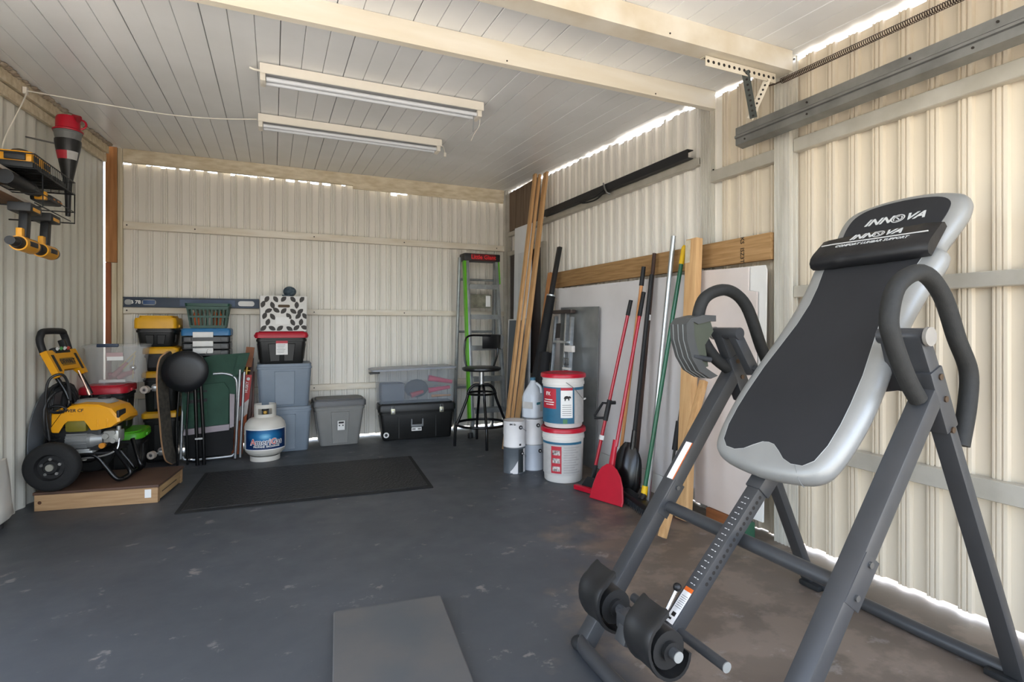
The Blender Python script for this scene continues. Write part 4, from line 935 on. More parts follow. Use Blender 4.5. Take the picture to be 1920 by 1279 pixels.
B().box((-.22, .02, .10), (.22, .18, .17), bev=.02).ob('grey_box', mat('grey_box', '#565d68', .6), cb)
B().tube([(.11, -.07, .20), (.20, -.075, .165), (.12, -.07, .11)], .006, 8).ob('tool_jaw', m_tin, cb)
# propane tank
pt = thing('propane_tank', 'white propane tank with a blue label in front of the tote stack', 'gas tank', (-.060, 4.802, 0))
m_tank = mat('tank_white', '#cdc8be', .35, var=.05)
B().lathe([(.01, .032), (.075, .034), (.120, .050), (.146, .078), (.154, .110), (.154, .215), (.156, .218), (.154, .221), (.154, .268), (.146, .300), (.120, .332), (.075, .350), (.01, .354)], n=40).ob('cylinder', m_tank, pt)
B().lathe([(.108, .002), (.112, .002), (.112, .040), (.108, .040), (.108, .002)], n=32, cap=False).ob('foot_ring', m_tank, pt)
q = B(); r0_, r1_ = .080, .083      # collar open towards the back, with hand hole in front
for (a0, a1, z0, z1) in ((110, 430, .342, .372), (110, 430, .418, .448), (110, 232, .372, .418), (308, 430, .372, .418)):
    pts = [(r1_ * math.cos(rad(a0 + (a1 - a0) * i / 20)), r1_ * math.sin(rad(a0 + (a1 - a0) * i / 20))) for i in range(21)] + [(r0_ * math.cos(rad(a1 + (a0 - a1) * i / 20)), r0_ * math.sin(rad(a1 + (a0 - a1) * i / 20))) for i in range(21)]
    q.prism(pts, z0, z1)
q.ob('collar', m_tank, pt)
q = B().cyl((0, 0, .35), (0, 0, .395), .018, n=14).cyl((0, -.01, .385), (0, -.05, .385), .012, n=12); q.ob('valve', mat('brass', '#9a7a3c', .35, .8), pt)
B().lathe([(.01, .395), (.026, .396), (.026, .408), (.01, .410)], n=20).ob('valve_knob', m_blk, pt)
m_plab = mat('blue_tank_label', '#15608f', .4, hex2='#0c2c56', scale=5)
_pn = m_plab.node_tree.nodes; _pl = m_plab.node_tree.links; _rp = [q for q in _pn if q.type == 'VALTORGB'][0]   # printed sunburst: pale centre fading to navy
_mp = _pn.new('ShaderNodeMapping'); _mp.inputs['Location'].default_value = (-.02, .15, -.212); _mp.inputs['Scale'].default_value = (7, 1, 13)
_tc = [q for q in _pn if q.type == 'TEX_COORD'][0]; _pl.new(_tc.outputs['Object'], _mp.inputs['Vector'])
_vl = _pn.new('ShaderNodeVectorMath'); _vl.operation = 'LENGTH'; _mv = _pn.new('ShaderNodeVectorMath'); _mv.operation = 'MULTIPLY'; _mv.inputs[1].default_value = (1, 0, 1)
_mp.vector_type = 'POINT'; _mp.inputs['Location'].default_value = (-.014, 0, -2.72)
_pl.new(_mp.outputs['Vector'], _mv.inputs[0]); _pl.new(_mv.outputs['Vector'], _vl.inputs[0])
_cr = _rp.color_ramp; _cr.elements[0].position = 0.; _cr.elements[0].color = (*lin('#7fc0de'), 1); _cr.elements[1].position = .95; _cr.elements[1].color = (*lin('#0d2a55'), 1); _e = _cr.elements.new(.35); _e.color = (*lin('#1c6fa3'), 1)
_pl.new(_vl.outputs['Value'], _rp.inputs['Fac'])
a0c = math.degrees(math.atan2(-4.802, .060))
lbp = patch((0, 0), .1572, a0c - 62, a0c + 66, .108, .258, n=24).ob('label', m_plab, pt, ang=60); patch((0, 0), .1566, a0c - 66, a0c + 70, .100, .266, n=24).ob('label_border', m_wlab, pt, ang=60)
def wrap_text(body, a_c, z, size, m, par, r, sx=1., bold=0., shear=0.):
    me_o = text('lettering', body, size, m, par, Matrix(), bold=bold, sx=sx, shear=shear, ext=.0004)
    for v in me_o.data.vertices:
        a = rad(a_c) + v.co.x / r; rr = r + v.co.z; zz = z + v.co.y
        v.co = V((rr * math.cos(a), rr * math.sin(a), zz))
    return me_o
m_redink = mat('red_ink', '#d03a30', .5); m_blueink = mat('navy_ink', '#1b2b55', .5)
lz = .165
def wrap_two(r, bold, mats, pick):
    o = wrap_text('AmeriGas', a0c + 4, lz, .064, mats[0], lbp, r, sx=.95, bold=bold)
    if len(mats) > 1:
        o.data.materials.append(mats[1]); pv = [math.degrees(math.atan2(v.co.y, v.co.x)) for v in o.data.vertices]; lo, hi = min(pv), max(pv)
        for p in o.data.polygons:
            f = (sum(pv[k] for k in p.vertices) / len(p.vertices) - lo) / (hi - lo)
            p.material_index = 1 if pick(f) else 0
    return o
wrap_two(.1575, .0040, [m_wlab], None)
wrap_two(.1584, .0002, [m_blueink, m_redink], lambda f: f < .165 or .60 < f < .775)
wrap_text('PROPANE  EXCHANGE', a0c + 4, lz - .035, .0185, m_wlab, lbp, .1580, sx=1.05, bold=.0006)
# ------------------------------------------------------------------ left stacks
tote('black tote with yellow lid at the bottom of the left stack', -.945, -.690, 4.995, 5.34, .001, .40, m_tblk, m_tyel, ribs=1)
tote('tall black tote with yellow lid second in the left stack', -.945, -.690, 4.992, 5.34, .402, .318, m_tblk, m_tyel, ribs=1)
y3 = tote('shallow black tote with yellow lid and label, third in the stack', -.935, -.690, 4.985, 5.34, .721, .192, m_tblk, m_tyel, lid_h=.04, ribs=0)
q = B().box((.062, -.168, .085), (.036, .003, .12)); q.ob('yellow_label', m_tyel, y3); text('lettering', 'TOUGH', .034, m_wlab, y3, face((.092, -.1695, .085), (0, 0, 1), (-1, 0, 0)), bold=.0006); B().box((-.0, -.166, .095), (.16, .002, .125)).ob('dark_label', m_blk, y3)
tote('black tote with a thick yellow lid on top of the left stack', -.985, -.702, 4.965, 5.335, .914, .246, m_tblk, m_tyel, lid_h=.088, ribs=2, taper=.86)
tote('black tote hidden behind the green folding chair', -.655, -.345, 5.005, 5.34, .001, .415, m_tblk, m_tblk, ribs=1)
tote('upper black tote behind the round black stool seat', -.655, -.345, 5.005, 5.34, .417, .412, m_tblk, m_tblk, ribs=1)
og = thing('parts_organizer', 'stacked black parts organizer with a blue lid and white latches', 'organizer', (-.500, 5.165, .831))
for i, z in enumerate((0, .056, .112)): B().rrect([(z + .001, .335, .30, .015), (z + .006, .345, .31, .018), (z + .046, .345, .31, .018), (z + .052, .335, .30, .015)]).ob('tray', mat('smoky_black', '#26282a', .3, var=.25), og)
B().rrect([(.168, .345, .31, .02), (.170, .355, .32, .022), (.215, .355, .32, .022), (.228, .335, .30, .02)]).ob('lid', m_bluelid, og)
for z in (.035, .092, .165):
    B().box((-.02, -.166, z + .012), (.145, .018, .044), bev=.004).ob('latch', m_wlab, og)
for s in (-1, 1):
    for z in (.028, .084, .140): B().box((s * .13, -.160, z), (.05, .012, .03), bev=.003).ob('side_clip', mat('grey_clip', '#5a5b5c', .5), og)
# green basket
gb = thing('green_basket', 'dark green slotted plastic basket on top of the blue lid', 'basket', (-.490, 5.14, 1.061))
m_gbk = mat('basket_green', '#1f4a3c', .45, var=.12)
wt, wb2, dt, db, hh_ = .30, .245, .24, .19, .200
def bp_(u, v, side):  # u -1..1 across, v 0..1 height
    W_ = wb2 + (wt - wb2) * v; D_ = db + (dt - db) * v
    return {'f': V((u * W_ / 2, -D_ / 2, v * hh_)), 'b': V((u * W_ / 2, D_ / 2, v * hh_)), 'l': V((-W_ / 2, u * D_ / 2, v * hh_)), 'r': V((W_ / 2, u * D_ / 2, v * hh_))}[side]
q = B().rrect([(.0, wb2, db, .012), (.006, wb2, db, .012)])
for side in 'fblr':
    for v, t_ in ((.06, .022), (.47, .016), (.84, .03)):
        q.beam(bp_(-1, v, side), bp_(1, v, side), t_, .005, up=(bp_(0, v, side) * V((1, 1, 0)) if False else (V((0, 1, 0)) if side in 'fb' else V((1, 0, 0)))))
    nn = 11 if side in 'fb' else 8
    for i in range(nn): q.beam(bp_(-1 + 2 * i / (nn - 1), .02, side), bp_(-1 + 2 * i / (nn - 1), .9, side), .011, .004, up=(V((0, 1, 0)) if side in 'fb' else V((1, 0, 0))))
q.ob('slotted_wall', m_gbk, gb, smooth=False)
q = B(); ro = [[(x * k, y * k, z) for x, y, z in [tuple(p) for p in ()]] for k in ()]
B().rrect([(.178, wt + .002, dt + .002, .015), (.180, wt + .020, dt + .020, .02), (.202, wt + .022, dt + .022, .02), (.202, wt - .004, dt - .004, .015), (.178, wt - .006, dt - .006, .015), (.178, wt + .002, dt + .002, .015)], cap=False).ob('rim', m_gbk, gb)
for (x, h_, m_) in ((-.10, .10, 'orange_spray'), (-.07, .09, 'orange_spray'), (-.03, .11, 'pale_bottle'), (.01, .10, 'pale_bottle'), (.05, .12, 'orange_spray'), (.085, .11, 'orange_spray')):
    B().lathe([(.005, .008), (.014, .008), (.014, h_), (.006, h_ + .02), (.004, h_ + .03)], T(x, -.05, 0), n=12).ob('bottle', mat(m_, '#c0602c' if m_ == 'orange_spray' else '#a9a59c', .5, var=.1), gb)
# green lid, red lid and clear tote in front of the left wall
gl = tote('black tote with a lime green lid at the floor behind the pressure washer', -1.235, -.857, 4.60, 4.962, .001, .320, m_tblk, m_tlime, lid_h=.04, lid_r=.07)
tote('large black tote with a bright red lid under the clear tote', -1.235, -.948, 4.575, 4.958, .322, .338, m_tblk, mat('crimson_lid', '#b01227', .4), lid_h=.045, ribs=2, lid_r=.06)
ct = thing('clear_tote', 'clear tote with pink things inside on the large red lid', 'tote', (-1.048, 4.822, .661))
shell([(.002, .315, .20, .03), (.255, .365, .235, .035), (.257, .38, .25, .03), (.268, .38, .25, .03)], .004).ob('tote_wall', m_frost, ct)
B().rrect([(.269, .388, .255, .03), (.280, .388, .255, .03), (.287, .34, .21, .03)]).ob('lid', m_frost, ct)
B().box((-.035, -.128, .278), (.13, .02, .024), bev=.006).ob('latch', mat('navy_latch', '#26344a', .45), ct)
q = B().box((.005, -.113, .215), (.10, .002, .04), RX(rad(4))); q.ob('pink_label', mat('pinkish_label', '#b59a98', .6), ct); B().box((.008, -.1145, .192), (.098, .002, .028), RX(rad(4))).ob('white_label', m_wlab, ct)
B().box((-.012, -.1165, .19), (.03, .002, .012)).ob('label_print', m_blk, ct)
for (p, q_, r_) in (((-.02, -.05, .05), (.06, -.04, .15), .02), ((.0, -.03, .04), (.10, -.02, .08), .022), ((-.06, 0, .05), (.05, .02, .06), .025)): B().cyl(p, q_, r_, r_ * .7, n=10).ob('pink_bundle', mat('dusty_pink', '#a56a6a', .7, var=.2), ct)
for (p, q_) in (((.02, -.06, .12), (.12, -.05, .23)), ((.10, -.06, .03), (.11, -.06, .22)), ((.04, -.05, .10), (.12, -.06, .20))): B().cyl(p, q_, .0035, n=6).ob('yellow_wire', mat('pale_yellow', '#b8a56a', .5), ct)
B().sphere((.10, -.05, .11), .022, 12).ob('shiny_ball', m_chrome, ct); B().box((-.02, -.06, .018), (.16, .04, .018)).ob('white_bar', m_wlab, ct)
# spirit level on the girt
lv_ = thing('spirit_level', 'long dark blue spirit level lying on the middle girt of the back wall', 'level', (-.62, 5.352, 1.2355))
B().box((0, 0, .0415), (1.015, .010, .078)).box((0, 0, .004), (1.02, .026, .008)).box((0, 0, .079), (1.02, .026, .008)).ob('body', mat('navy_metal', '#26303f', .4, .3), lv_)
for x, w_ in ((-.475, .05), (.40, .13), (-.33, .10)): B().rrect([(0, w_, .045, .02), (.003, w_, .045, .02)], face((x, -.0055, .041), (1, 0, 0), (0, 0, 1))).ob('window', m_galv if x != .40 else m_wlab, lv_)
B().box((-.33, -.0095, .041), (.085, .002, .034), bev=.0009).ob('blue_badge', mat('level_blue', '#2f4c78', .4), lv_); B().box((.10, -.006, .041), (.42, .002, .055)).ob('blue_band', mat('level_blue2', '#33496a', .4), lv_)
text('lettering', 'B 78', .040, m_wlab, lv_, face((-.425, -.0062, .041), (1, 0, 0), (0, 0, 1)), bold=.001)
for x in (-.21, .06): B().box((x, -.002, .080), (.05, .012, .010)).ob('vial', mat('vial_yellow', '#b8ad5a', .3), lv_)

# ------------------------------------------------------------------ folding chair, folded stool, skateboard, red box
m_ct = mat('chair_tube', '#a5a8aa', .3, .7, var=.06); m_cg = mat('chair_green', '#2b4a3c', .8, var=.2, bump=.1, bscale=60); m_cgrey = mat('chair_grey', '#9a9094', .8, var=.08)
fc = thing('folding_chair', 'folded green and grey camping chair standing behind the round stool', 'chair', (-.48, 4.93, 0))
LM = T(-.462, 4.912, .004) @ RX(rad(-1))
def cx(x, y, z): return LM @ V((x, y, z))
fp = B().tube([cx(*p) for p in smooth_path([(-.19, 0, .05), (-.15, 0, .018), (.11, 0, .018), (.165, 0, .03), (.185, 0, .09), (.190, 0, .30), (.192, 0, .58), (.17, 0, .66), (.10, 0, .69), (.02, 0, .69)], 4)], .0115, 10); fp.ob('frame_loop', m_ct, fc, world=True)
B().cyl(cx(.215, -.005, .005), cx(.245, .0, .70), .0105, n=10).ob('leg', m_ct, fc, world=True); B().cyl(cx(.180, -.028, .005), cx(.215, -.028, .72), .0105, n=10).ob('leg', m_ct, fc, world=True); B().cyl(cx(-.202, .0, .03), cx(-.185, .02, .66), .0105, n=10).ob('leg', m_ct, fc, world=True)
def fab(name, pts, y, m, th=.016): return B().prism(pts, -th / 2, th / 2, LM @ face((0, y, 0), (1, 0, 0), (0, 0, 1))).ob(name, m, fc, world=True)
fab('back_fabric', [(-.20, .70), (-.19, .30), (.13, .27), (.165, .33), (.19, .62), (.26, .78), (.285, .855), (.20, .85), (.02, .84), (-.12, .80)], .012, m_cg, .02)
fab('seat_fabric', [(-.175, .265), (.13, .285), (.135, .56), (.10, .62), (-.17, .60)], -.010, m_cg, .022)
fab('grey_band', [(-.185, .215), (.135, .235), (.138, .282), (-.175, .262)], -.012, m_cgrey, .02); fab('grey_side', [(.140, .25), (.170, .26), (.175, .52), (.140, .525)], -.006, m_cgrey, .02)
fab('black_panel', [(-.17, .035), (.14, .035), (.165, .07), (.165, .23), (.14, .24), (-.18, .21)], .002, mat('black_mesh', '#121213', .85), .014)
fab('pocket', [(-.165, .33), (-.02, .33), (-.02, .465), (-.165, .45)], -.026, mat('pocket_green', '#274a39', .8, var=.25, scale=30), .014); fab('pocket_flap', [(-.15, .465), (-.02, .475), (-.02, .497), (-.15, .49)], -.028, m_blk, .014); fab('strap', [(-.17, .545), (-.02, .55), (-.02, .565), (-.17, .56)], -.028, m_blk, .010)
B().cyl(cx(-.12, -.012, .022), cx(-.16, -.012, .022), .016, n=12).ob('end_cap', m_chrome, fc, world=True)
fab('head_roll', [(.16, .66), (.24, .70), (.285, .85), (.20, .83)], -.014, m_cg, .03)
fs = thing('folded_stool', 'folded stool with a round black padded seat turned towards the room', 'stool', (-.56, 4.78, 0))
SMx = T(-.618, 4.80, .730) @ RX(rad(90)) @ RY(rad(-6))
B().lathe([(.01, -.018), (.150, -.016), (.160, -.004), (.160, .010), (.145, .026), (.10, .034), (.05, .037), (.004, .038)], SMx, n=40).ob('seat', mat('black_vinyl', '#16171a', .38, var=.1, bump=.03), fs, world=True)
for x0_, x1_, y_ in ((-.552, -.535, 4.775), (-.514, -.490, 4.775), (-.60, -.607, 4.83), (-.665, -.675, 4.83)):
    rt_ = .0135 if y_ < 4.8 else .008
    q = B().cyl((x0_, y_ + .02, .62), (x1_ - .008, y_ + .012, .30), rt_, n=10).cyl((x1_ - .008, y_ + .012, .30), (x1_, y_, .004), rt_, n=10); q.ob('leg', m_gb, fs, world=True)
B().box((-.525, 4.775, .21), (.05, .02, .012)).ob('hinge', m_tin, fs, world=True); B().tube([(-.48, 4.80, .86), (-.47, 4.795, .895), (-.44, 4.80, .885)], .003, 6).ob('wire_clip', m_tin, fs, world=True)
sk = thing('skateboard', 'skateboard standing on its tail with pale wheels beside the round stool', 'skateboard', (-.76, 4.86, 0))
pth = smooth_path([(-.738, .008), (-.764, .075), (-.784, .20), (-.796, .36), (-.812, .58), (-.812, .74), (-.796, .83), (-.766, .885)], 4)
wv = V((.040, .125, 0)).normalized()
def deck(off0, off1, m, nm):
    rr = []
    for i, p in enumerate(pth):
        a = pth[max(0, i - 1)]; c = pth[min(len(pth) - 1, i + 1)]; t_ = (c - a).normalized(); n_ = V((t_.y, -t_.x, 0)); n3 = V((n_.x * wv.y, -n_.x * wv.x, n_.y))
        f = i / (len(pth) - 1); w_ = .075 * (1 - max(0, (abs(f - .5) - .36) / .14) ** 2 * .75); base = V((p.x, 4.800, p.y)) + wv * .085
        rr.append([base - wv * w_ + n3 * off0, base + wv * w_ + n3 * off0, base + wv * w_ + n3 * off1, base - wv * w_ + n3 * off1])
    return B().ring(rr).ob(nm, m, sk, world=True)
deck(0, .011, wood('deck_ply', '#b98d66', '#9a7350', 'z'), 'deck'); deck(.0112, .0125, mat('grip_camo', '#3c3833', .9, hex2='#5a544a', scale=28), 'grip_tape')
m_wheel = mat('cream_wheel', '#b8aca0', .5, var=.1)
for z, xd in ((.60, -.814), (.105, -.772)):
    c_ = V((xd, 4.800, z)) + wv * .085
    tr = B().beam(c_, c_ + V((-.06, .0, 0)), .04, .04, up=(0, 0, 1), bev=.006).cyl(c_ + V((-.06, .0, 0)) - wv * .07, c_ + V((-.06, .0, 0)) + wv * .07, .008, n=10).ob('truck', m_tin, sk, world=True)
    for s in (-1, 1):
        k = c_ + V((-.068, .0, 0)) + wv * s * .075
        wh = B().cyl(k - wv * .017, k + wv * .017, .0285, n=20).ob('wheel', m_wheel, sk, world=True); B().cyl(k - wv * .0175, k + wv * .0175, .012, n=14).ob('bearing', m_tin, wh, world=True)
rb = thing('striped_tool_box', 'tall slim red white and orange striped box leaning beside the folding chair', 'box', (-.27, 5.0, 0))
RM = face((-.272, 4.975, .022), (1, 0, -.11), (.112, .12, .90))
def bandp(name, pts, m): return B().prism(pts, -.04, 0, RM).ob(name, m, rb, world=True)
bandp('orange_part', [(-.042, 0), (.036, 0), (.036, .33), (-.042, .24)], mat('orange_card', '#b5541c', .6, var=.12)); bandp('white_part', [(-.042, .242), (.036, .332), (.036, .455), (-.042, .365)], mat('white_card', '#c9c2bd', .6, var=.05))
rp = bandp('red_part', [(-.042, .367), (.036, .457), (.036, .655), (-.036, .655)], mat('red_card', '#b93632', .55, var=.12)); bandp('brown_block', [(-.034, .72), (.026, .72), (.030, .89), (-.034, .89)], mat('brown_block2', '#8a5638', .7, var=.15))
B().cyl(RM @ V((-.010, .655, -.02)), RM @ V((-.010, .72, -.02)), .018, n=12).cyl(RM @ V((-.034, .69, -.015)), RM @ V((.02, .69, -.015)), .012, n=10).ob('brass_fitting', mat('brass', '#b08a3c', .35, .8), rb, world=True)
B().cyl(RM @ V((.012, .620, .0)), RM @ V((.012, .620, .001)), .013, n=16).ob('emblem', m_wlab, rb, world=True); text('lettering', 'HUSKY', .03, m_wlab, rp, RM @ T(.008, .55, .0008) @ RZ(rad(90)), bold=.0006, world=True)
for i, (x0_, x1_, w_, m_) in enumerate(((-.200, -.170, .030, 'dark_mahogany'), (-.172, -.156, .016, 'dark_mahogany2'))):
    tag(B().beam((x0_, 5.095 + .035 * i, .012), (x1_, 5.19 + .035 * i, .80 - .12 * i), w_, .03, up=(0, 1, 0), bev=.003).ob('brown_rail', mat(m_, '#4f2a1c' if i == 0 else '#6a3826', .45, var=.15)), ('dark brown wooden rail leaning beside the striped box' if i == 0 else 'thin reddish brown rail between the dark rail and the tote stack'), 'rail')
# ------------------------------------------------------------------ mat, platform, pressure washer
m_mat = bpy.data.materials.new('rubber_mat'); m_mat.use_nodes = True
n = m_mat.node_tree.nodes; l = m_mat.node_tree.links; pb = n['Principled BSDF']
tc = n.new('ShaderNodeTexCoord'); vo = n.new('ShaderNodeTexVoronoi'); vo.inputs['Scale'].default_value = 55; l.new(tc.outputs['Object'], vo.inputs['Vector'])
bp = n.new('ShaderNodeBump'); bp.inputs['Strength'].default_value = .8; bp.inputs['Distance'].default_value = .006; l.new(vo.outputs['Distance'], bp.inputs['Height']); l.new(bp.outputs['Normal'], pb.inputs['Normal'])
nz = n.new('ShaderNodeTexNoise'); nz.inputs['Scale'].default_value = 90; nz.inputs['Detail'].default_value = 2; l.new(tc.outputs['Object'], nz.inputs['Vector'])
cr = n.new('ShaderNodeValToRGB'); cr.color_ramp.elements[0].position = .66; cr.color_ramp.elements[0].color = (*lin('#17181a'), 1); cr.color_ramp.elements[1].position = .78; cr.color_ramp.elements[1].color = (*lin('#5a5a5a'), 1)
l.new(nz.outputs['Fac'], cr.inputs['Fac']); l.new(cr.outputs['Color'], pb.inputs['Base Color']); pb.inputs['Roughness'].default_value = .55
fmt = thing('floor_mat', 'long black textured rubber mat lying flat in front of the totes', 'mat', (.26, 4.0, 0), rz=rad(-4))
B().rrect([(.001, 1.50, .925, .012), (.004, 1.50, .925, .012), (.009, 1.455, .88, .01)], k=2).ob('mat_border', m_rubber, fmt)
B().rrect([(.0092, 1.44, .865, .008), (.0125, 1.435, .86, .008)], k=2).ob('mat_surface', m_mat, fmt)
PMx = T(-.645, 3.880, 0) @ RZ(rad(-9))
pl = thing('wooden_platform', 'low wooden platform with a brown top carrying the pressure washer', 'platform', M=PMx)
m_plf = wood('platform_pine', '#b08e68', '#967450', 'x', scale=4)
B().bb((-.632, .0, .001), (.0, .038, .094), bev=.003).ob('front_board', m_plf, pl); B().bb((-.632, .42, .001), (.0, .458, .094), bev=.003).ob('back_board', m_plf, pl)
B().bb((-.038, .040, .012), (.0, .418, .094), bev=.003).ob('side_board', wood('platform_side', '#b39468', '#957852', 'y', scale=4), pl); B().bb((-.632, .040, .001), (-.595, .418, .094), bev=.003).ob('side_board', m_plf, pl)
B().bb((-.638, -.004, .0945), (.006, .462, .110), bev=.002).ob('top_sheet', mat('brown_hardboard', '#5d4436', .6, hex2='#4c372b', scale=5), pl)
B().box((-.052, -.0012, .06), (.034, .002, .05)).ob('paper_tag', m_wlab, pl); B().cyl((-.605, -.001, .05), (-.605, .001, .05), .010, n=10).ob('knot', mat('knot_brown', '#4a2c18', .8), pl)
B().bb((.0004, .07, .048), (.0012, .33, .053)).ob('side_crack', m_dark, pl)
m_dy = mat('tool_yellow', '#d9960f', .4, var=.07); m_dbk = mat('tool_black', '#19191a', .5, var=.2)
pw = thing('pressure_washer', 'yellow and black wheeled pressure washer standing on the wooden platform', 'pressure washer', (-1.05, 4.2, .111))
SH = T(-.058, 0, 0)
def wp(name, b, m, par=None, ang=40): return b.ob(name, m, par or pw, world=True, ang=ang, mw=None if name in ('wheel', 'rim', 'hub', 'rim_bolt', 'axle', 'black_bag', 'hose_loop') else SH)
for yc in (3.972, 4.41):
    WMx = face((-1.182, yc, .255), (1, 0, 0), (0, 0, 1)) @ Matrix.Diagonal((.90, .90, 1, 1))
    ty = wp('wheel', B().lathe([(.085, -.034), (.135, -.038), (.153, -.026), (.1585, -.008), (.1585, .008), (.153, .026), (.135, .038), (.085, .034)], WMx, n=44, cap=False), mat('tyre', '#1a1a1a', .8, var=.2, bump=.2, bscale=90), ang=50)
    wp('rim', B().lathe([(.004, -.022), (.04, -.022), (.05, -.014), (.075, -.014), (.086, -.034), (.088, .034), (.075, .014), (.05, .014), (.04, .026), (.004, .026)], WMx, n=32), m_dbk, ty)
    wp('hub', B().cyl(WMx @ V((0, 0, .02)), WMx @ V((0, 0, .036)), .020, n=16), mat('grey_hub', '#8a877c', .5), ty)
    q = B()
    for k in range(5):
        a = rad(20 + 72 * k); c_ = WMx @ V((.053 * math.cos(a), .053 * math.sin(a), .014)); q.cyl(c_, c_ + V((0, -.008, 0)), .0085, n=10)
    tag(wp('rim_bolt', q, m_tin, ty), kind='stuff')
wp('axle', B().cyl((-1.182, 3.99, .255), (-1.182, 4.40, .255), .012, n=12), m_gb)
for yc in (4.075, 4.345):   # side frame: handle tube down, along the base and up to the foot
    far = yc > 4.2
    f_ = wp('frame_tube', B().tube(smooth_path([(-1.09, yc, .63), (-1.092, yc, .60), (-1.13, yc, .54), (-1.20, yc, .42), (-1.205, yc, .32), (-1.16, yc, .285), (-1.05, yc, .290), (-.955, yc, .285), (-.90, yc, .22), (-.845, yc, .141), (-.815, yc + (.02 if not far else -.02), .130), (-.785, yc + (.05 if not far else -.05), .150), (-.80, yc + (.05 if not far else -.05), .20), (-.855, yc, .33)], 5), .0135, 10), m_gb)
wp('foot_bar', B().cyl((-.815, 4.085, .130), (-.815, 4.335, .130), .0125, n=10), m_gb)
# upper handle U
up = [(-1.09, 4.075, .635), (-1.115, 4.075, .70), (-1.175, 4.075, .81), (-1.215, 4.072, .905), (-1.238, 4.075, .985), (-1.240, 4.09, 1.025), (-1.238, 4.12, 1.045), (-1.236, 4.30, 1.045), (-1.236, 4.33, 1.025), (-1.230, 4.345, .985), (-1.21, 4.345, .905), (-1.172, 4.345, .81), (-1.118, 4.345, .70), (-1.09, 4.345, .635)]
wp('handle', B().tube(smooth_path(up, 4), .0125, 10), m_gb)
wp('handle_grip', B().tube(smooth_path(up[3:11], 4), .0195, 12), m_grip)
# console plate between the tubes
CMx = face((-1.188, 4.21, .845), (0, -1, 0) if False else (0, 1, 0), (-.42, 0, .90))
# front of console faces the room side (+x, -y): build as thick plate
CM = face((-1.176, 4.21, .845), (0, 1, 0), (-.42, 0, .90))
q = B().prism([(-.165, -.085), (-.125, -.085), (-.085, -.045), (.085, -.045), (.125, -.085), (.165, -.085), (.165, .085), (.10, .085), (.085, .07), (-.085, .07), (-.10, .085), (-.165, .085)], -.014, .022, CM)
cs = wp('console', q, m_dy, ang=25)
for x, w_ in ((-.128, .028), (.128, .028)): wp('console_slot', B().box((x, .0, .0225), (w_, .11, .003), CM, bev=.001), m_dbk, cs)
wp('console_plate', B().box((0, .004, .0225), (.15, .05, .003), CM, bev=.001), mat('amber_plate', '#8a6414', .5), cs)
text('lettering', 'DEWALT', .042, m_blk, cs, SH @ CM @ T(0, .004, .0245), bold=.001, world=True)
q = B().box((0, .082, .012), (.17, .04, .03), CM, bev=.008); tipt = wp('nozzle_tray', q, m_dbk, cs)
for i, c_ in enumerate(('#c9c8c4', '#4a8a4a', '#c9c8c4', '#b03a2a')): p_ = CM @ V((-.06 + i * .04, .085, .025)); wp('nozzle_tip', B().cyl(p_, p_ + (CM.to_3x3() @ V((0, .008, .016))), .009, n=10), mat('tip' + c_, c_, .5), cs)
for yc in (4.062, 4.358): wp('knob', B().cyl((-1.20, yc - .012, .88), (-1.20, yc + .012, .88), .012, n=12), m_dbk)
wp('spray_lance', B().cyl((-1.20, 4.31, .93), (-1.09, 4.32, .64), .006, n=8).cyl((-1.10, 4.32, .665), (-1.088, 4.32, .63), .010, n=8), mat('pinkish_steel', '#b0907e', .3, .7))
wp('trigger_gun', B().beam((-1.215, 4.30, .93), (-1.235, 4.30, .99), .035, .03, up=(0, 1, 0), bev=.006), m_dbk)
# engine: yellow cowl (lofted along y), motor, pump
co = [(-1.215, .478), (-1.195, .548), (-1.12, .590), (-1.02, .606), (-.93, .600), (-.86, .572), (-.815, .512), (-.812, .490), (-.85, .462), (-.93, .448), (-.965, .448), (-.985, .480), (-1.005, .508), (-1.10, .508), (-1.12, .49), (-1.15, .440), (-1.185, .442)]
def csec(y, k, dz): return [V((-1.01 + (x + 1.01) * k, y, .50 + (z - .50) * (k if z > .5 else 1) + dz)) for x, z in co]
cw = wp('engine_cowl', B().ring([csec(y, k, dz) for y, k, dz in ((4.062, .90, -.004), (4.070, .97, 0), (4.09, 1.0, 0), (4.20, 1.0, .010), (4.31, 1.0, 0), (4.33, .97, 0), (4.338, .9, -.004))]), m_dy, ang=28)
wp('cowl_top', B().rrect([(.0, .22, .16, .05), (.022, .19, .12, .05), (.026, .12, .06, .03)], T(-1.0, 4.2, .596)), mat('grey_cowl', '#8f8e8c', .45), cw)
wp('fuel_cap', B().lathe([(.004, .0), (.034, .0), (.036, .016), (.028, .022), (.004, .022)], T(-.955, 4.2, .618), n=20), m_dbk, cw)
q = B()
for x in (-.935, -.885): q.box((x, 4.064, .485), (.010, .010, .05), bev=.002)
for x in (-1.07, -1.02): q.box((x, 4.064, .545), (.020, .010, .014), bev=.002)
tag(wp('cowl_rib', q, m_dy, cw), kind='stuff')
text('lettering', 'POWER CF', .026, m_blk, cw, SH @ face((-1.075, 4.0612, .566), (1, 0, 0), (0, 0, 1)), bold=.0006, world=True, shear=.15)
wp('dark_end_badge', B().box((-.83, 4.115, .535), (.014, .10, .045), RY(0), bev=.004), m_dbk, cw)
wp('air_filter', B().box((-1.055, 4.12, .470), (.115, .10, .075), bev=.02), mat('olive_filter', '#6d641c', .5))
wp('engine_block', B().bb((-1.19, 4.10, .31), (-.93, 4.32, .46), bev=.02), m_dbk)
mo = wp('pump_motor', B().cyl((-1.115, 4.14, .375), (-.985, 4.14, .375), .058, n=28).cyl((-.985, 4.14, .375), (-.925, 4.14, .378), .058, .045, n=24), mat('cast_grey', '#8c8d8c', .4, .5))
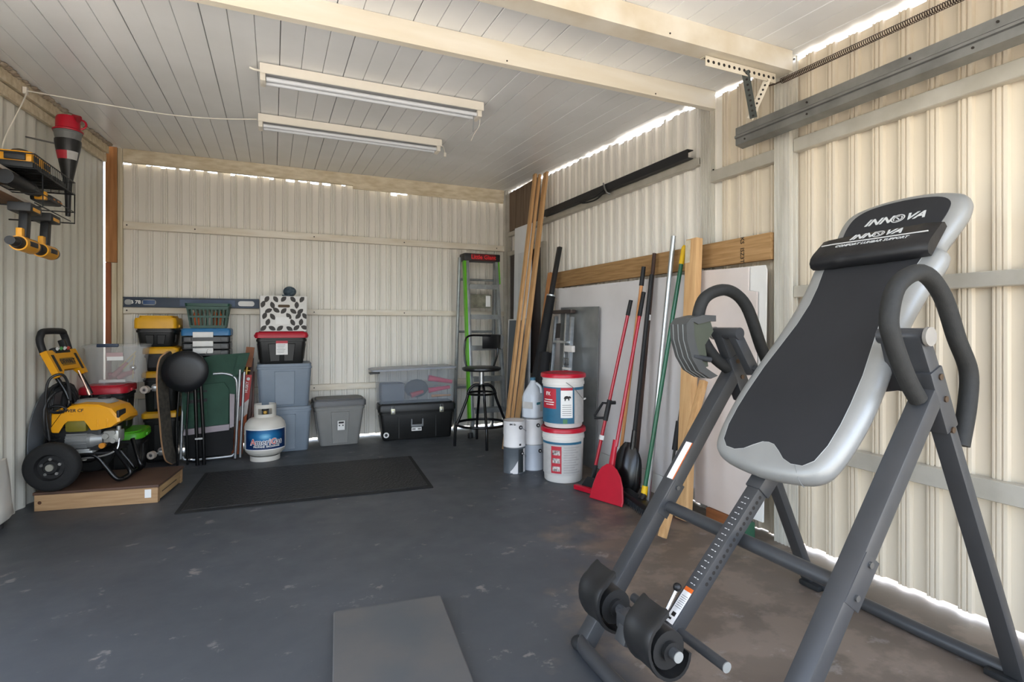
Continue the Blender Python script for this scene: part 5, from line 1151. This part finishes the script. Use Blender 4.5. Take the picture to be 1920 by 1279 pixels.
q = B()
for k in range(14):
    a = rad(90 + 15 * k); c_ = V((-1.06, 4.14 + .059 * math.cos(a), .375 + .059 * math.sin(a))); q.box(c_, (.11, .006, .006))
tag(wp('cooling_fin', q, mat('cast_grey', '#8c8d8c', .4, .5), mo), kind='stuff')
wp('motor_base', B().box((-1.03, 4.12, .305), (.12, .08, .02), bev=.004).box((-1.03, 4.10, .318), (.08, .03, .015), bev=.004), mat('pale_cast', '#a5a6a4', .4, .4), mo)
pp = wp('pump_head', B().box((-.875, 4.13, .395), (.085, .09, .075), bev=.012).cyl((-.90, 4.10, .40), (-.90, 4.07, .40), .018, n=12).cyl((-.86, 4.10, .42), (-.86, 4.07, .42), .014, n=12).cyl((-.86, 4.10, .37), (-.86, 4.072, .37), .014, n=12).cyl((-.845, 4.12, .43), (-.845, 4.12, .455), .012, n=10), mat('cast_light', '#a09f99', .35, .5))
wp('pump_knob', B().cyl((-.915, 4.085, .345), (-.915, 4.065, .345), .017, n=14), mat('amber_knob', '#b8761c', .4), pp)
wp('steel_tube', B().tube(smooth_path([(-.835, 4.10, .38), (-.84, 4.08, .32), (-.90, 4.07, .285), (-1.02, 4.07, .272)], 5), .006, 8), m_tin)
wp('base_plate', B().bb((-1.14, 4.09, .292), (-.87, 4.33, .302)), m_dbk)
wp('rubber_foot', B().cyl((-1.02, 4.10, .255), (-1.02, 4.10, .292), .012, n=10), mat('pale_foot', '#a8a59a', .5))
# hose loops over the left handle tube
hr = random.Random(4)
for i in range(5):
    cx_, cy_, cz_ = -1.195 + hr.uniform(-.012, .012) - .012 * i, 4.13 + .020 * i, .555 + hr.uniform(-.015, .015)
    rx_, rz_ = .095 + hr.uniform(-.02, .015), .175 + hr.uniform(-.03, .015)
    pts = [V((max(-1.238, cx_ + rx_ * .55 * math.cos(2 * math.pi * k / 22) + .02 * math.sin(2 * math.pi * k / 22)), cy_ - .05 + .10 * math.cos(2 * math.pi * k / 22) * .8, cz_ + rz_ * math.sin(2 * math.pi * k / 22))) for k in range(22)]
    wp('hose_loop', B().tube(pts, .0085, 8, closed=True), mat('black_hose', '#17181a', .45, var=.2))
wp('hose_loop', B().tube(smooth_path([(-1.225, 4.03, .40), (-1.235, 4.01, .60), (-1.215, 4.0, .755), (-1.165, 4.03, .79), (-1.145, 4.06, .73), (-1.13, 4.055, .63)], 5), .0075, 8), mat('black_hose', '#17181a', .45))
wp('cord_coil', B().tube([V((-1.135 + .045 * math.cos(k * .6), 4.045 + .01 * math.sin(k * .3), .575 + .022 * math.sin(k * .6) + .0003 * k)) for k in range(32)], .005, 6), mat('black_hose', '#17181a', .45))
wp('black_bag', B().sphere((-1.20, 4.20, .52), .12, 16, (.32, .8, 1.7)), mat('black_cloth', '#171719', .8))
wp('yellow_side', B().bb((-1.222, 4.10, .40), (-1.208, 4.14, .52), bev=.004), m_dy)
_pv = T(-1.182, 3.972, 0); pw.matrix_world = _pv @ RZ(rad(-9.2)) @ _pv.inverted() @ MW[pw.name]
gtb = thing('grey_tub', 'big grey round tub leaning on the left wall behind the hose', 'tub', (-1.34, 4.33, .01))
GM = T(-1.294, 4.43, .352) @ RZ(rad(-4.6)) @ RY(rad(90)) @ Matrix.Diagonal((1.1, 1.1, 1, 1))
B().lathe([(.004, .0), (.20, -.004), (.26, -.008), (.296, -.018), (.306, -.020), (.306, -.014), (.265, .004), (.22, .020), (.004, .026)], GM @ Matrix.Diagonal((1.0, 1.0, 1, 1)), n=44).ob('tub_shell', mat('slate_grey_plastic', '#5b5f63', .5, var=.12), gtb, world=True)
wb_ = thing('white_plastic_bundle', 'white crumpled plastic at the foot of the left wall by the frame edge', 'plastic sheet', (-1.325, 3.72, 0))
rr = []; wr_ = random.Random(8)
for i, (z, w_, d_) in enumerate(((.03, .05, .20), (.05, .10, .28), (.12, .085, .26), (.20, .06, .22), (.29, .045, .20), (.36, .025, .17))):
    rr.append([V((-1.332 + .5 * w_ * .75 * math.cos(2 * math.pi * k / 18) + wr_.uniform(-.004, .004), 3.72 + d_ * .5 * math.sin(2 * math.pi * k / 18) + wr_.uniform(-.008, .008), z)) for k in range(18)])
B().ring(rr).ob('plastic', mat('white_plastic', '#cfcdc6', .35, var=.04), wb_, world=True, ang=60)
B().cyl((-1.335, 3.72, .001), (-1.335, 3.72, .035), .02, n=12).ob('bundle_foot', m_blk, wb_, world=True)
B().cyl((-1.345, 3.62, .30), (-1.322, 3.615, .30), .045, n=20).ob('grey_disc', mat('slate_disc', '#53565f', .5), wb_, world=True)

# ------------------------------------------------------------------ lights, cords on the ceiling
m_fix = mat('white_enamel', '#e2dccf', .35, var=.05); m_tube_ = mat('lamp_glass', '#d9dce0', .2, var=.02); m_pan = mat('grey_reflector', '#b9b9ba', .35, var=.05)
for (x0, x1, yy, lab) in ((-.065, 1.185, 3.10, 'longer looking white strip light nearer to the beam, with a pull cord'), (-.092, 1.165, 3.935, 'white strip light farther back, fed by the long white cable')):
    zz = zc(yy) - .004
    t = thing('strip_light', lab, 'ceiling light', ((x0 + x1) / 2, yy + .06, zz))
    B().prism([(yy, zz - .048), (yy + .004, zz - .052), (yy + .022, zz - .034), (yy + .125, zz - .034), (yy + .143, zz - .048), (yy + .147, zz - .044), (yy + .147, zz + .001), (yy, zz - .001)], x0, x1, face((0, 0, 0), (0, 1, 0), (0, 0, 1)) @ Matrix.Identity(4)).ob('housing', m_fix, t, world=True, smooth=False)
    B().bb((x0 + .03, yy + .028, zz - .038), (x1 - .03, yy + .12, zz - .0345)).ob('reflector', m_pan, t, world=True)
    for y_ in (yy + .05, yy + .105): B().cyl((x0 + .03, y_, zz - .062), (x1 - .03, y_, zz - .062), .0125, n=12).ob('lamp_tube', m_tube_, t, world=True)
    for x_ in (x0 + .014, x1 - .014): B().bb((x_ - .014, yy + .03, zz - .08), (x_ + .014, yy + .125, zz - .036), bev=.006).ob('end_socket', m_fix, t, world=True)
    if yy < 3.5:
        B().cyl((x1 - .05, yy + .05, zz - .075), (x1 - .052, yy + .052, zz - .175), .0028, n=6).ob('pull_rod', mat('grey_rod', '#8d8f90', .4), t, world=True)
        B().tube(smooth_path([(x1 + .002, yy + .09, zz - .03), (x1 + .01, yy + .10, zz - .10), (x1 - .03, yy + .09, zz - .17), (x1 - .055, yy + .08, zz - .22)], 4), .002, 6).ob('pull_cord', m_fix, t, world=True)
        B().tube([(x0, yy + .06, zz - .02), (x0 - .03, yy + .06, zz - .018), (x0 - .05, yy + .06, zz - .012)], .006, 8).ob('cord_stub', m_fix, t, world=True)
    else:
        B().tube(smooth_path([(x1, yy + .07, zz - .02), (x1 + .03, yy + .07, zz - .03), (x1 + .045, yy + .07, zz - .075)], 4), .003, 6).cyl((x1 + .045, yy + .07, zz - .075), (x1 + .045, yy + .07, zz - .105), .010, n=10).ob('plug', m_fix, t, world=True)
ca = thing('white_cable', 'thin white cable strung below the ceiling from the left wall to the farther light', 'cable', (-1.2, 3.93, 2.42))
B().tube(smooth_path([(-1.29, 3.95, 2.428), (-.95, 3.93, 2.405), (-.62, 3.96, 2.405), (-.35, 3.99, 2.43), (-.10, 4.0, 2.468)], 6), .0035, 6).ob('cable', m_fix, ca, world=True)
B().tube(smooth_path([(-1.29, 3.95, 2.428), (-1.28, 3.85, 2.32), (-1.32, 3.76, 2.10), (-1.33, 3.74, 2.0)], 5), .0035, 6).ob('cable_drop', m_fix, ca, world=True)
B().box((-1.30, 3.955, 2.428), (.02, .03, .04), bev=.003).ob('clip', m_fix, ca, world=True)

# ------------------------------------------------------------------ tool rack on the left wall
m_wire = mat('black_wire', '#1b1b1c', .45, .4)
rk = thing('wire_tool_rack', 'black wire wall rack holding yellow power tools on the left wall', 'rack', (-1.245, 3.65, 1.80))
X0, X1, Y0, Y1 = -1.345, -1.05, 3.30, 3.875
def wire(pts, r=.0028, cl=False): return B().tube(pts, r, 6, closed=cl)
for z in (1.907, 1.838): wire([(X0, Y0, z), (X1, Y0, z), (X1, Y1, z), (X0, Y1, z)], .0035, True).ob('basket_rail', m_wire, rk, world=True)
q = B()
for i in range(24): y = Y0 + (Y1 - Y0) * i / 23; q.cyl((X1, y, 1.838), (X1, y, 1.907), .0016, n=5); q.cyl((X0, y, 1.838), (X1, y, 1.838), .0016, n=5)
for i in range(1, 8): x = X0 + (X1 - X0) * i / 8; q.cyl((x, Y1, 1.838), (x, Y1, 1.907), .0016, n=5)
tag(q.ob('basket_wires', m_wire, rk, world=True), kind='stuff')
for y in (Y0 + .10, Y1 - .005):
    wire([(X1, y, 1.838), (X1, y, 1.672), (X0, y, 1.672)], .004).ob('bracket', m_wire, rk, world=True); wire([(X1, y, 1.735), (X0, y, 1.735)], .003).ob('bracket_bar', m_wire, rk, world=True)
wire([(X1, Y0, 1.735), (X1, Y1, 1.735)], .003).ob('shelf_rail', m_wire, rk, world=True); wire([(X1 - .06, Y0, 1.672), (X1 - .06, Y1, 1.672)], .003).ob('hook_rail', m_wire, rk, world=True); wire([(X1, Y0, 1.672), (X1, Y0 + .5, 1.672)], .003).ob('hook_rail', m_wire, rk, world=True)
for z in (1.822, 1.718): B().bb((X0 - .04, 3.10, z - .010), (X0 + .19, 3.62, z), bev=.002).ob('wooden_shelf', wood('rack_wood', '#7a5638', '#5f412a', 'y'), rk, world=True); B().bb((X0 + .191, 3.10, z - .011), (X0 + .195, 3.62, z + .004)).ob('shelf_edge', mat('pale_edge', '#b7ada0', .6), rk, world=True)
B().bb((X0 - .03, 3.25, 1.60), (X0 + .06, 3.55, 1.66), bev=.003).ob('wall_cleat', wood('rack_wood2', '#7d5f3c', '#6a4e30', 'y'), rk, world=True)
def charger(y0, y1, lab):
    t = thing('battery_charger', lab, 'charger', (-1.13, (y0 + y1) / 2, 1.842))
    B().bb((-1.215, y0, 1.8415), (-1.06, y1, 1.872), bev=.006).ob('base', m_dbk, t, world=True); B().bb((-1.205, y0 + .012, 1.8722), (-1.068, y1 - .012, 1.924), bev=.010).ob('top', m_dy, t, world=True)
    B().bb((-1.0675, y0 + .03, 1.882), (-1.065, y1 - .03, 1.908)).ob('slot', m_dbk, t, world=True); B().bb((-1.17, y0 - .001, 1.877), (-1.09, y0 + .0118, 1.914), bev=.003).ob('end_panel', m_dbk, t, world=True)
charger(3.44, 3.58, 'yellow topped charger at the near end of the wire rack'); charger(3.31, 3.425, 'yellow topped charger cut by the left edge of the picture')
t = thing('battery_pack', 'dark battery pack at the far end of the wire rack', 'battery', (-1.14, 3.72, 1.842)); B().bb((-1.20, 3.63, 1.8415), (-1.07, 3.80, 1.885), bev=.01).ob('case', m_dbk, t, world=True); B().bb((-1.19, 3.65, 1.8852), (-1.10, 3.70, 1.893), bev=.003).ob('terminal', mat('tan_plastic', '#7a6a3a', .5), t, world=True)
tag(B().sphere((-1.17, 3.505, 1.951), .045, 14, (1, 1.2, .55)).ob('brown_pouch', mat('brown_leather', '#4a4034', .7, var=.2)), 'small brown rounded pouch lying on top of the charger', 'pouch')
t = thing('black_inflator', 'black cylindrical tool lying on the middle shelf of the rack', 'tool', (-1.15, 3.45, 1.72))
B().cyl((-1.14, 3.24, 1.776), (-1.13, 3.47, 1.776), .034, n=18).cyl((-1.13, 3.47, 1.776), (-1.12, 3.56, 1.772), .030, .022, n=16).ob('barrel', m_dbk, t, world=True); B().cyl((-1.13, 3.478, 1.776), (-1.13, 3.488, 1.776), .035, n=18).ob('ring', m_blk, t, world=True); B().bb((-1.14, 3.57, 1.742), (-1.09, 3.60, 1.785), bev=.006).ob('yellow_badge', m_dy, t, world=True); B().bb((-1.17, 3.60, 1.742), (-1.08, 3.78, 1.778), bev=.014).ob('grip', m_dbk, t, world=True)
for y in (3.64, 3.70, 3.745): B().bb((-1.082, y, 1.752), (-1.078, y + .025, 1.764)).ob('orange_badge', mat('orange_mark', '#b8702a', .5), t, world=True)
def drill(y, chuck, lab):
    t = thing('cordless_drill', lab, 'drill', (-1.11, y, 1.53))
    x = -1.10
    B().bb((x - .045, y - .045, 1.625), (x + .045, y + .095, 1.668), bev=.008).ob('battery', m_dbk, t, world=True); B().bb((x - .046, y - .02, 1.632), (x + .0465, y + .07, 1.650), bev=.004).ob('battery_band', m_dy, t, world=True)
    B().beam((x, y + .03, 1.63), (x, y + .012, 1.50), .052, .038, up=(1, 0, 0), bev=.012).ob('grip', m_dbk, t, world=True)
    B().cyl((x, y - .05, 1.472), (x, y + .10, 1.472), .036, n=20).ob('motor_body', m_dy, t, world=True); B().cyl((x, y + .10, 1.472), (x, y + .135, 1.472), .037, .030, n=20).ob('rear_cap', m_dbk, t, world=True)
    B().bb((x + .030, y - .02, 1.462), (x + .038, y + .07, 1.486), bev=.002).ob('side_label', m_blk, t, world=True)
    q = B().cyl((x, y - .05, 1.472), (x, y - .085, 1.472), .030, .024, n=18)
    if chuck: q.cyl((x, y - .085, 1.472), (x, y - .14, 1.472), .022, .020, n=16)
    q.ob('chuck', m_dbk, t, world=True); B().bb((x - .012, y - .045, 1.505), (x + .012, y - .01, 1.545), bev=.004).ob('trigger', m_dy, t, world=True)
    B().cyl((x, y + .1352, 1.472), (x, y + .1372, 1.472), .018, n=16).ob('vent_ring', m_dy, t, world=True)
drill(3.315, True, 'yellow and black cordless drill hanging upside down, nearer one'); drill(3.575, False, 'yellow and black cordless driver hanging upside down, farther one')
# funnel and red cups
def nar(p): return [(r * .74, z) for r, z in p]
fn = thing('black_funnel', 'long black funnel with a red and grey label hanging on the left wall', 'funnel', (-1.13, 4.046, 1.74))
B().lathe(nar([(.0135, 0), (.017, .0), (.022, .13), (.030, .20), (.080, .40), (.088, .44), (.088, .455), (.084, .455), (.078, .42), (.02, .19), (.0135, 0)]), n=32, cap=False).ob('cone', mat('funnel_black', '#1b1b1c', .4, var=.15), fn)
q = B(); k0 = [(.0655 * .74, .335), (.0775 * .74, .383)]
a_c = math.degrees(math.atan2(-4.046, 1.13))
for nm, a0, a1, m_ in (('red_label', -75, -5, m_rlab), ('white_label', -5, 55, m_glab)):
    rr = B()
    for i in range(8):
        aa = [rad(a_c + a0 + (a1 - a0) * (i + j) / 8) for j in (0, 1)]
        rr.add([((r_ + .0018) * math.cos(a), (r_ + .0018) * math.sin(a), z) for r_, z, a in ((k0[0][0], k0[0][1], aa[0]), (k0[0][0], k0[0][1], aa[1]), (k0[1][0], k0[1][1], aa[1]), (k0[1][0], k0[1][1], aa[0]))], [(0, 1, 2, 3)])
    rr.ob(nm, m_, fn)
B().cyl((-.064, 0, .43), (-.20, 0, .45), .005, n=8).ob('hook', m_galv, fn)
gc_ = thing('grey_funnel', 'grey funnel rim nested in the top of the black funnel', 'funnel', (-1.13, 4.046, 2.197)); B().lathe(nar([(.070, -.002), (.082, .0), (.092, .040), (.096, .042), (.096, .048), (.088, .048), (.078, .005), (.070, -.002)]), n=32, cap=False).ob('rim', mat('grey_funnel', '#6d6e6c', .5), gc_)
rc = thing('red_funnel', 'bright red plastic funnel stacked upside down above the grey one', 'funnel', (-1.13, 4.046, 2.247))
B().lathe(nar([(.060, .0), (.100, .0), (.102, .006), (.082, .016), (.080, .075), (.072, .088), (.05, .094), (.004, .095)]), n=32).ob('cup', m_red, rc); B().tube(arc((.062, -.01, .05), .030, -80, 100, 8, (1, 0, 0), (0, .2, 1)), .006, 8).ob('loop_handle', m_red, rc); B().cyl((.03, -.02, .090), (.062, -.03, .075), .015, .022, n=14).ob('spout', mat('red_dark', '#8f1022', .4), rc)
# ------------------------------------------------------------------ groups of repeated things
GR = {'storage_tote': 'lidded storage totes stacked along the back wall', 'paint_can': 'paint cans stacked beside the buckets', 'bucket': 'white buckets with red lids', 'leaning_board': 'wooden boards leaning in the far right corner',
      'cordless_drill': 'drills hanging under the tool rack', 'battery_charger': 'battery chargers in the wire rack', 'strip_light': 'strip lights on the ceiling', 'brown_rail': 'brown rails beside the striped box'}
for o in bpy.data.objects:
    k = o.name.split('.')[0]
    if o.parent is None and k in GR: o['group'] = GR[k]
bpy.context.view_layer.update()
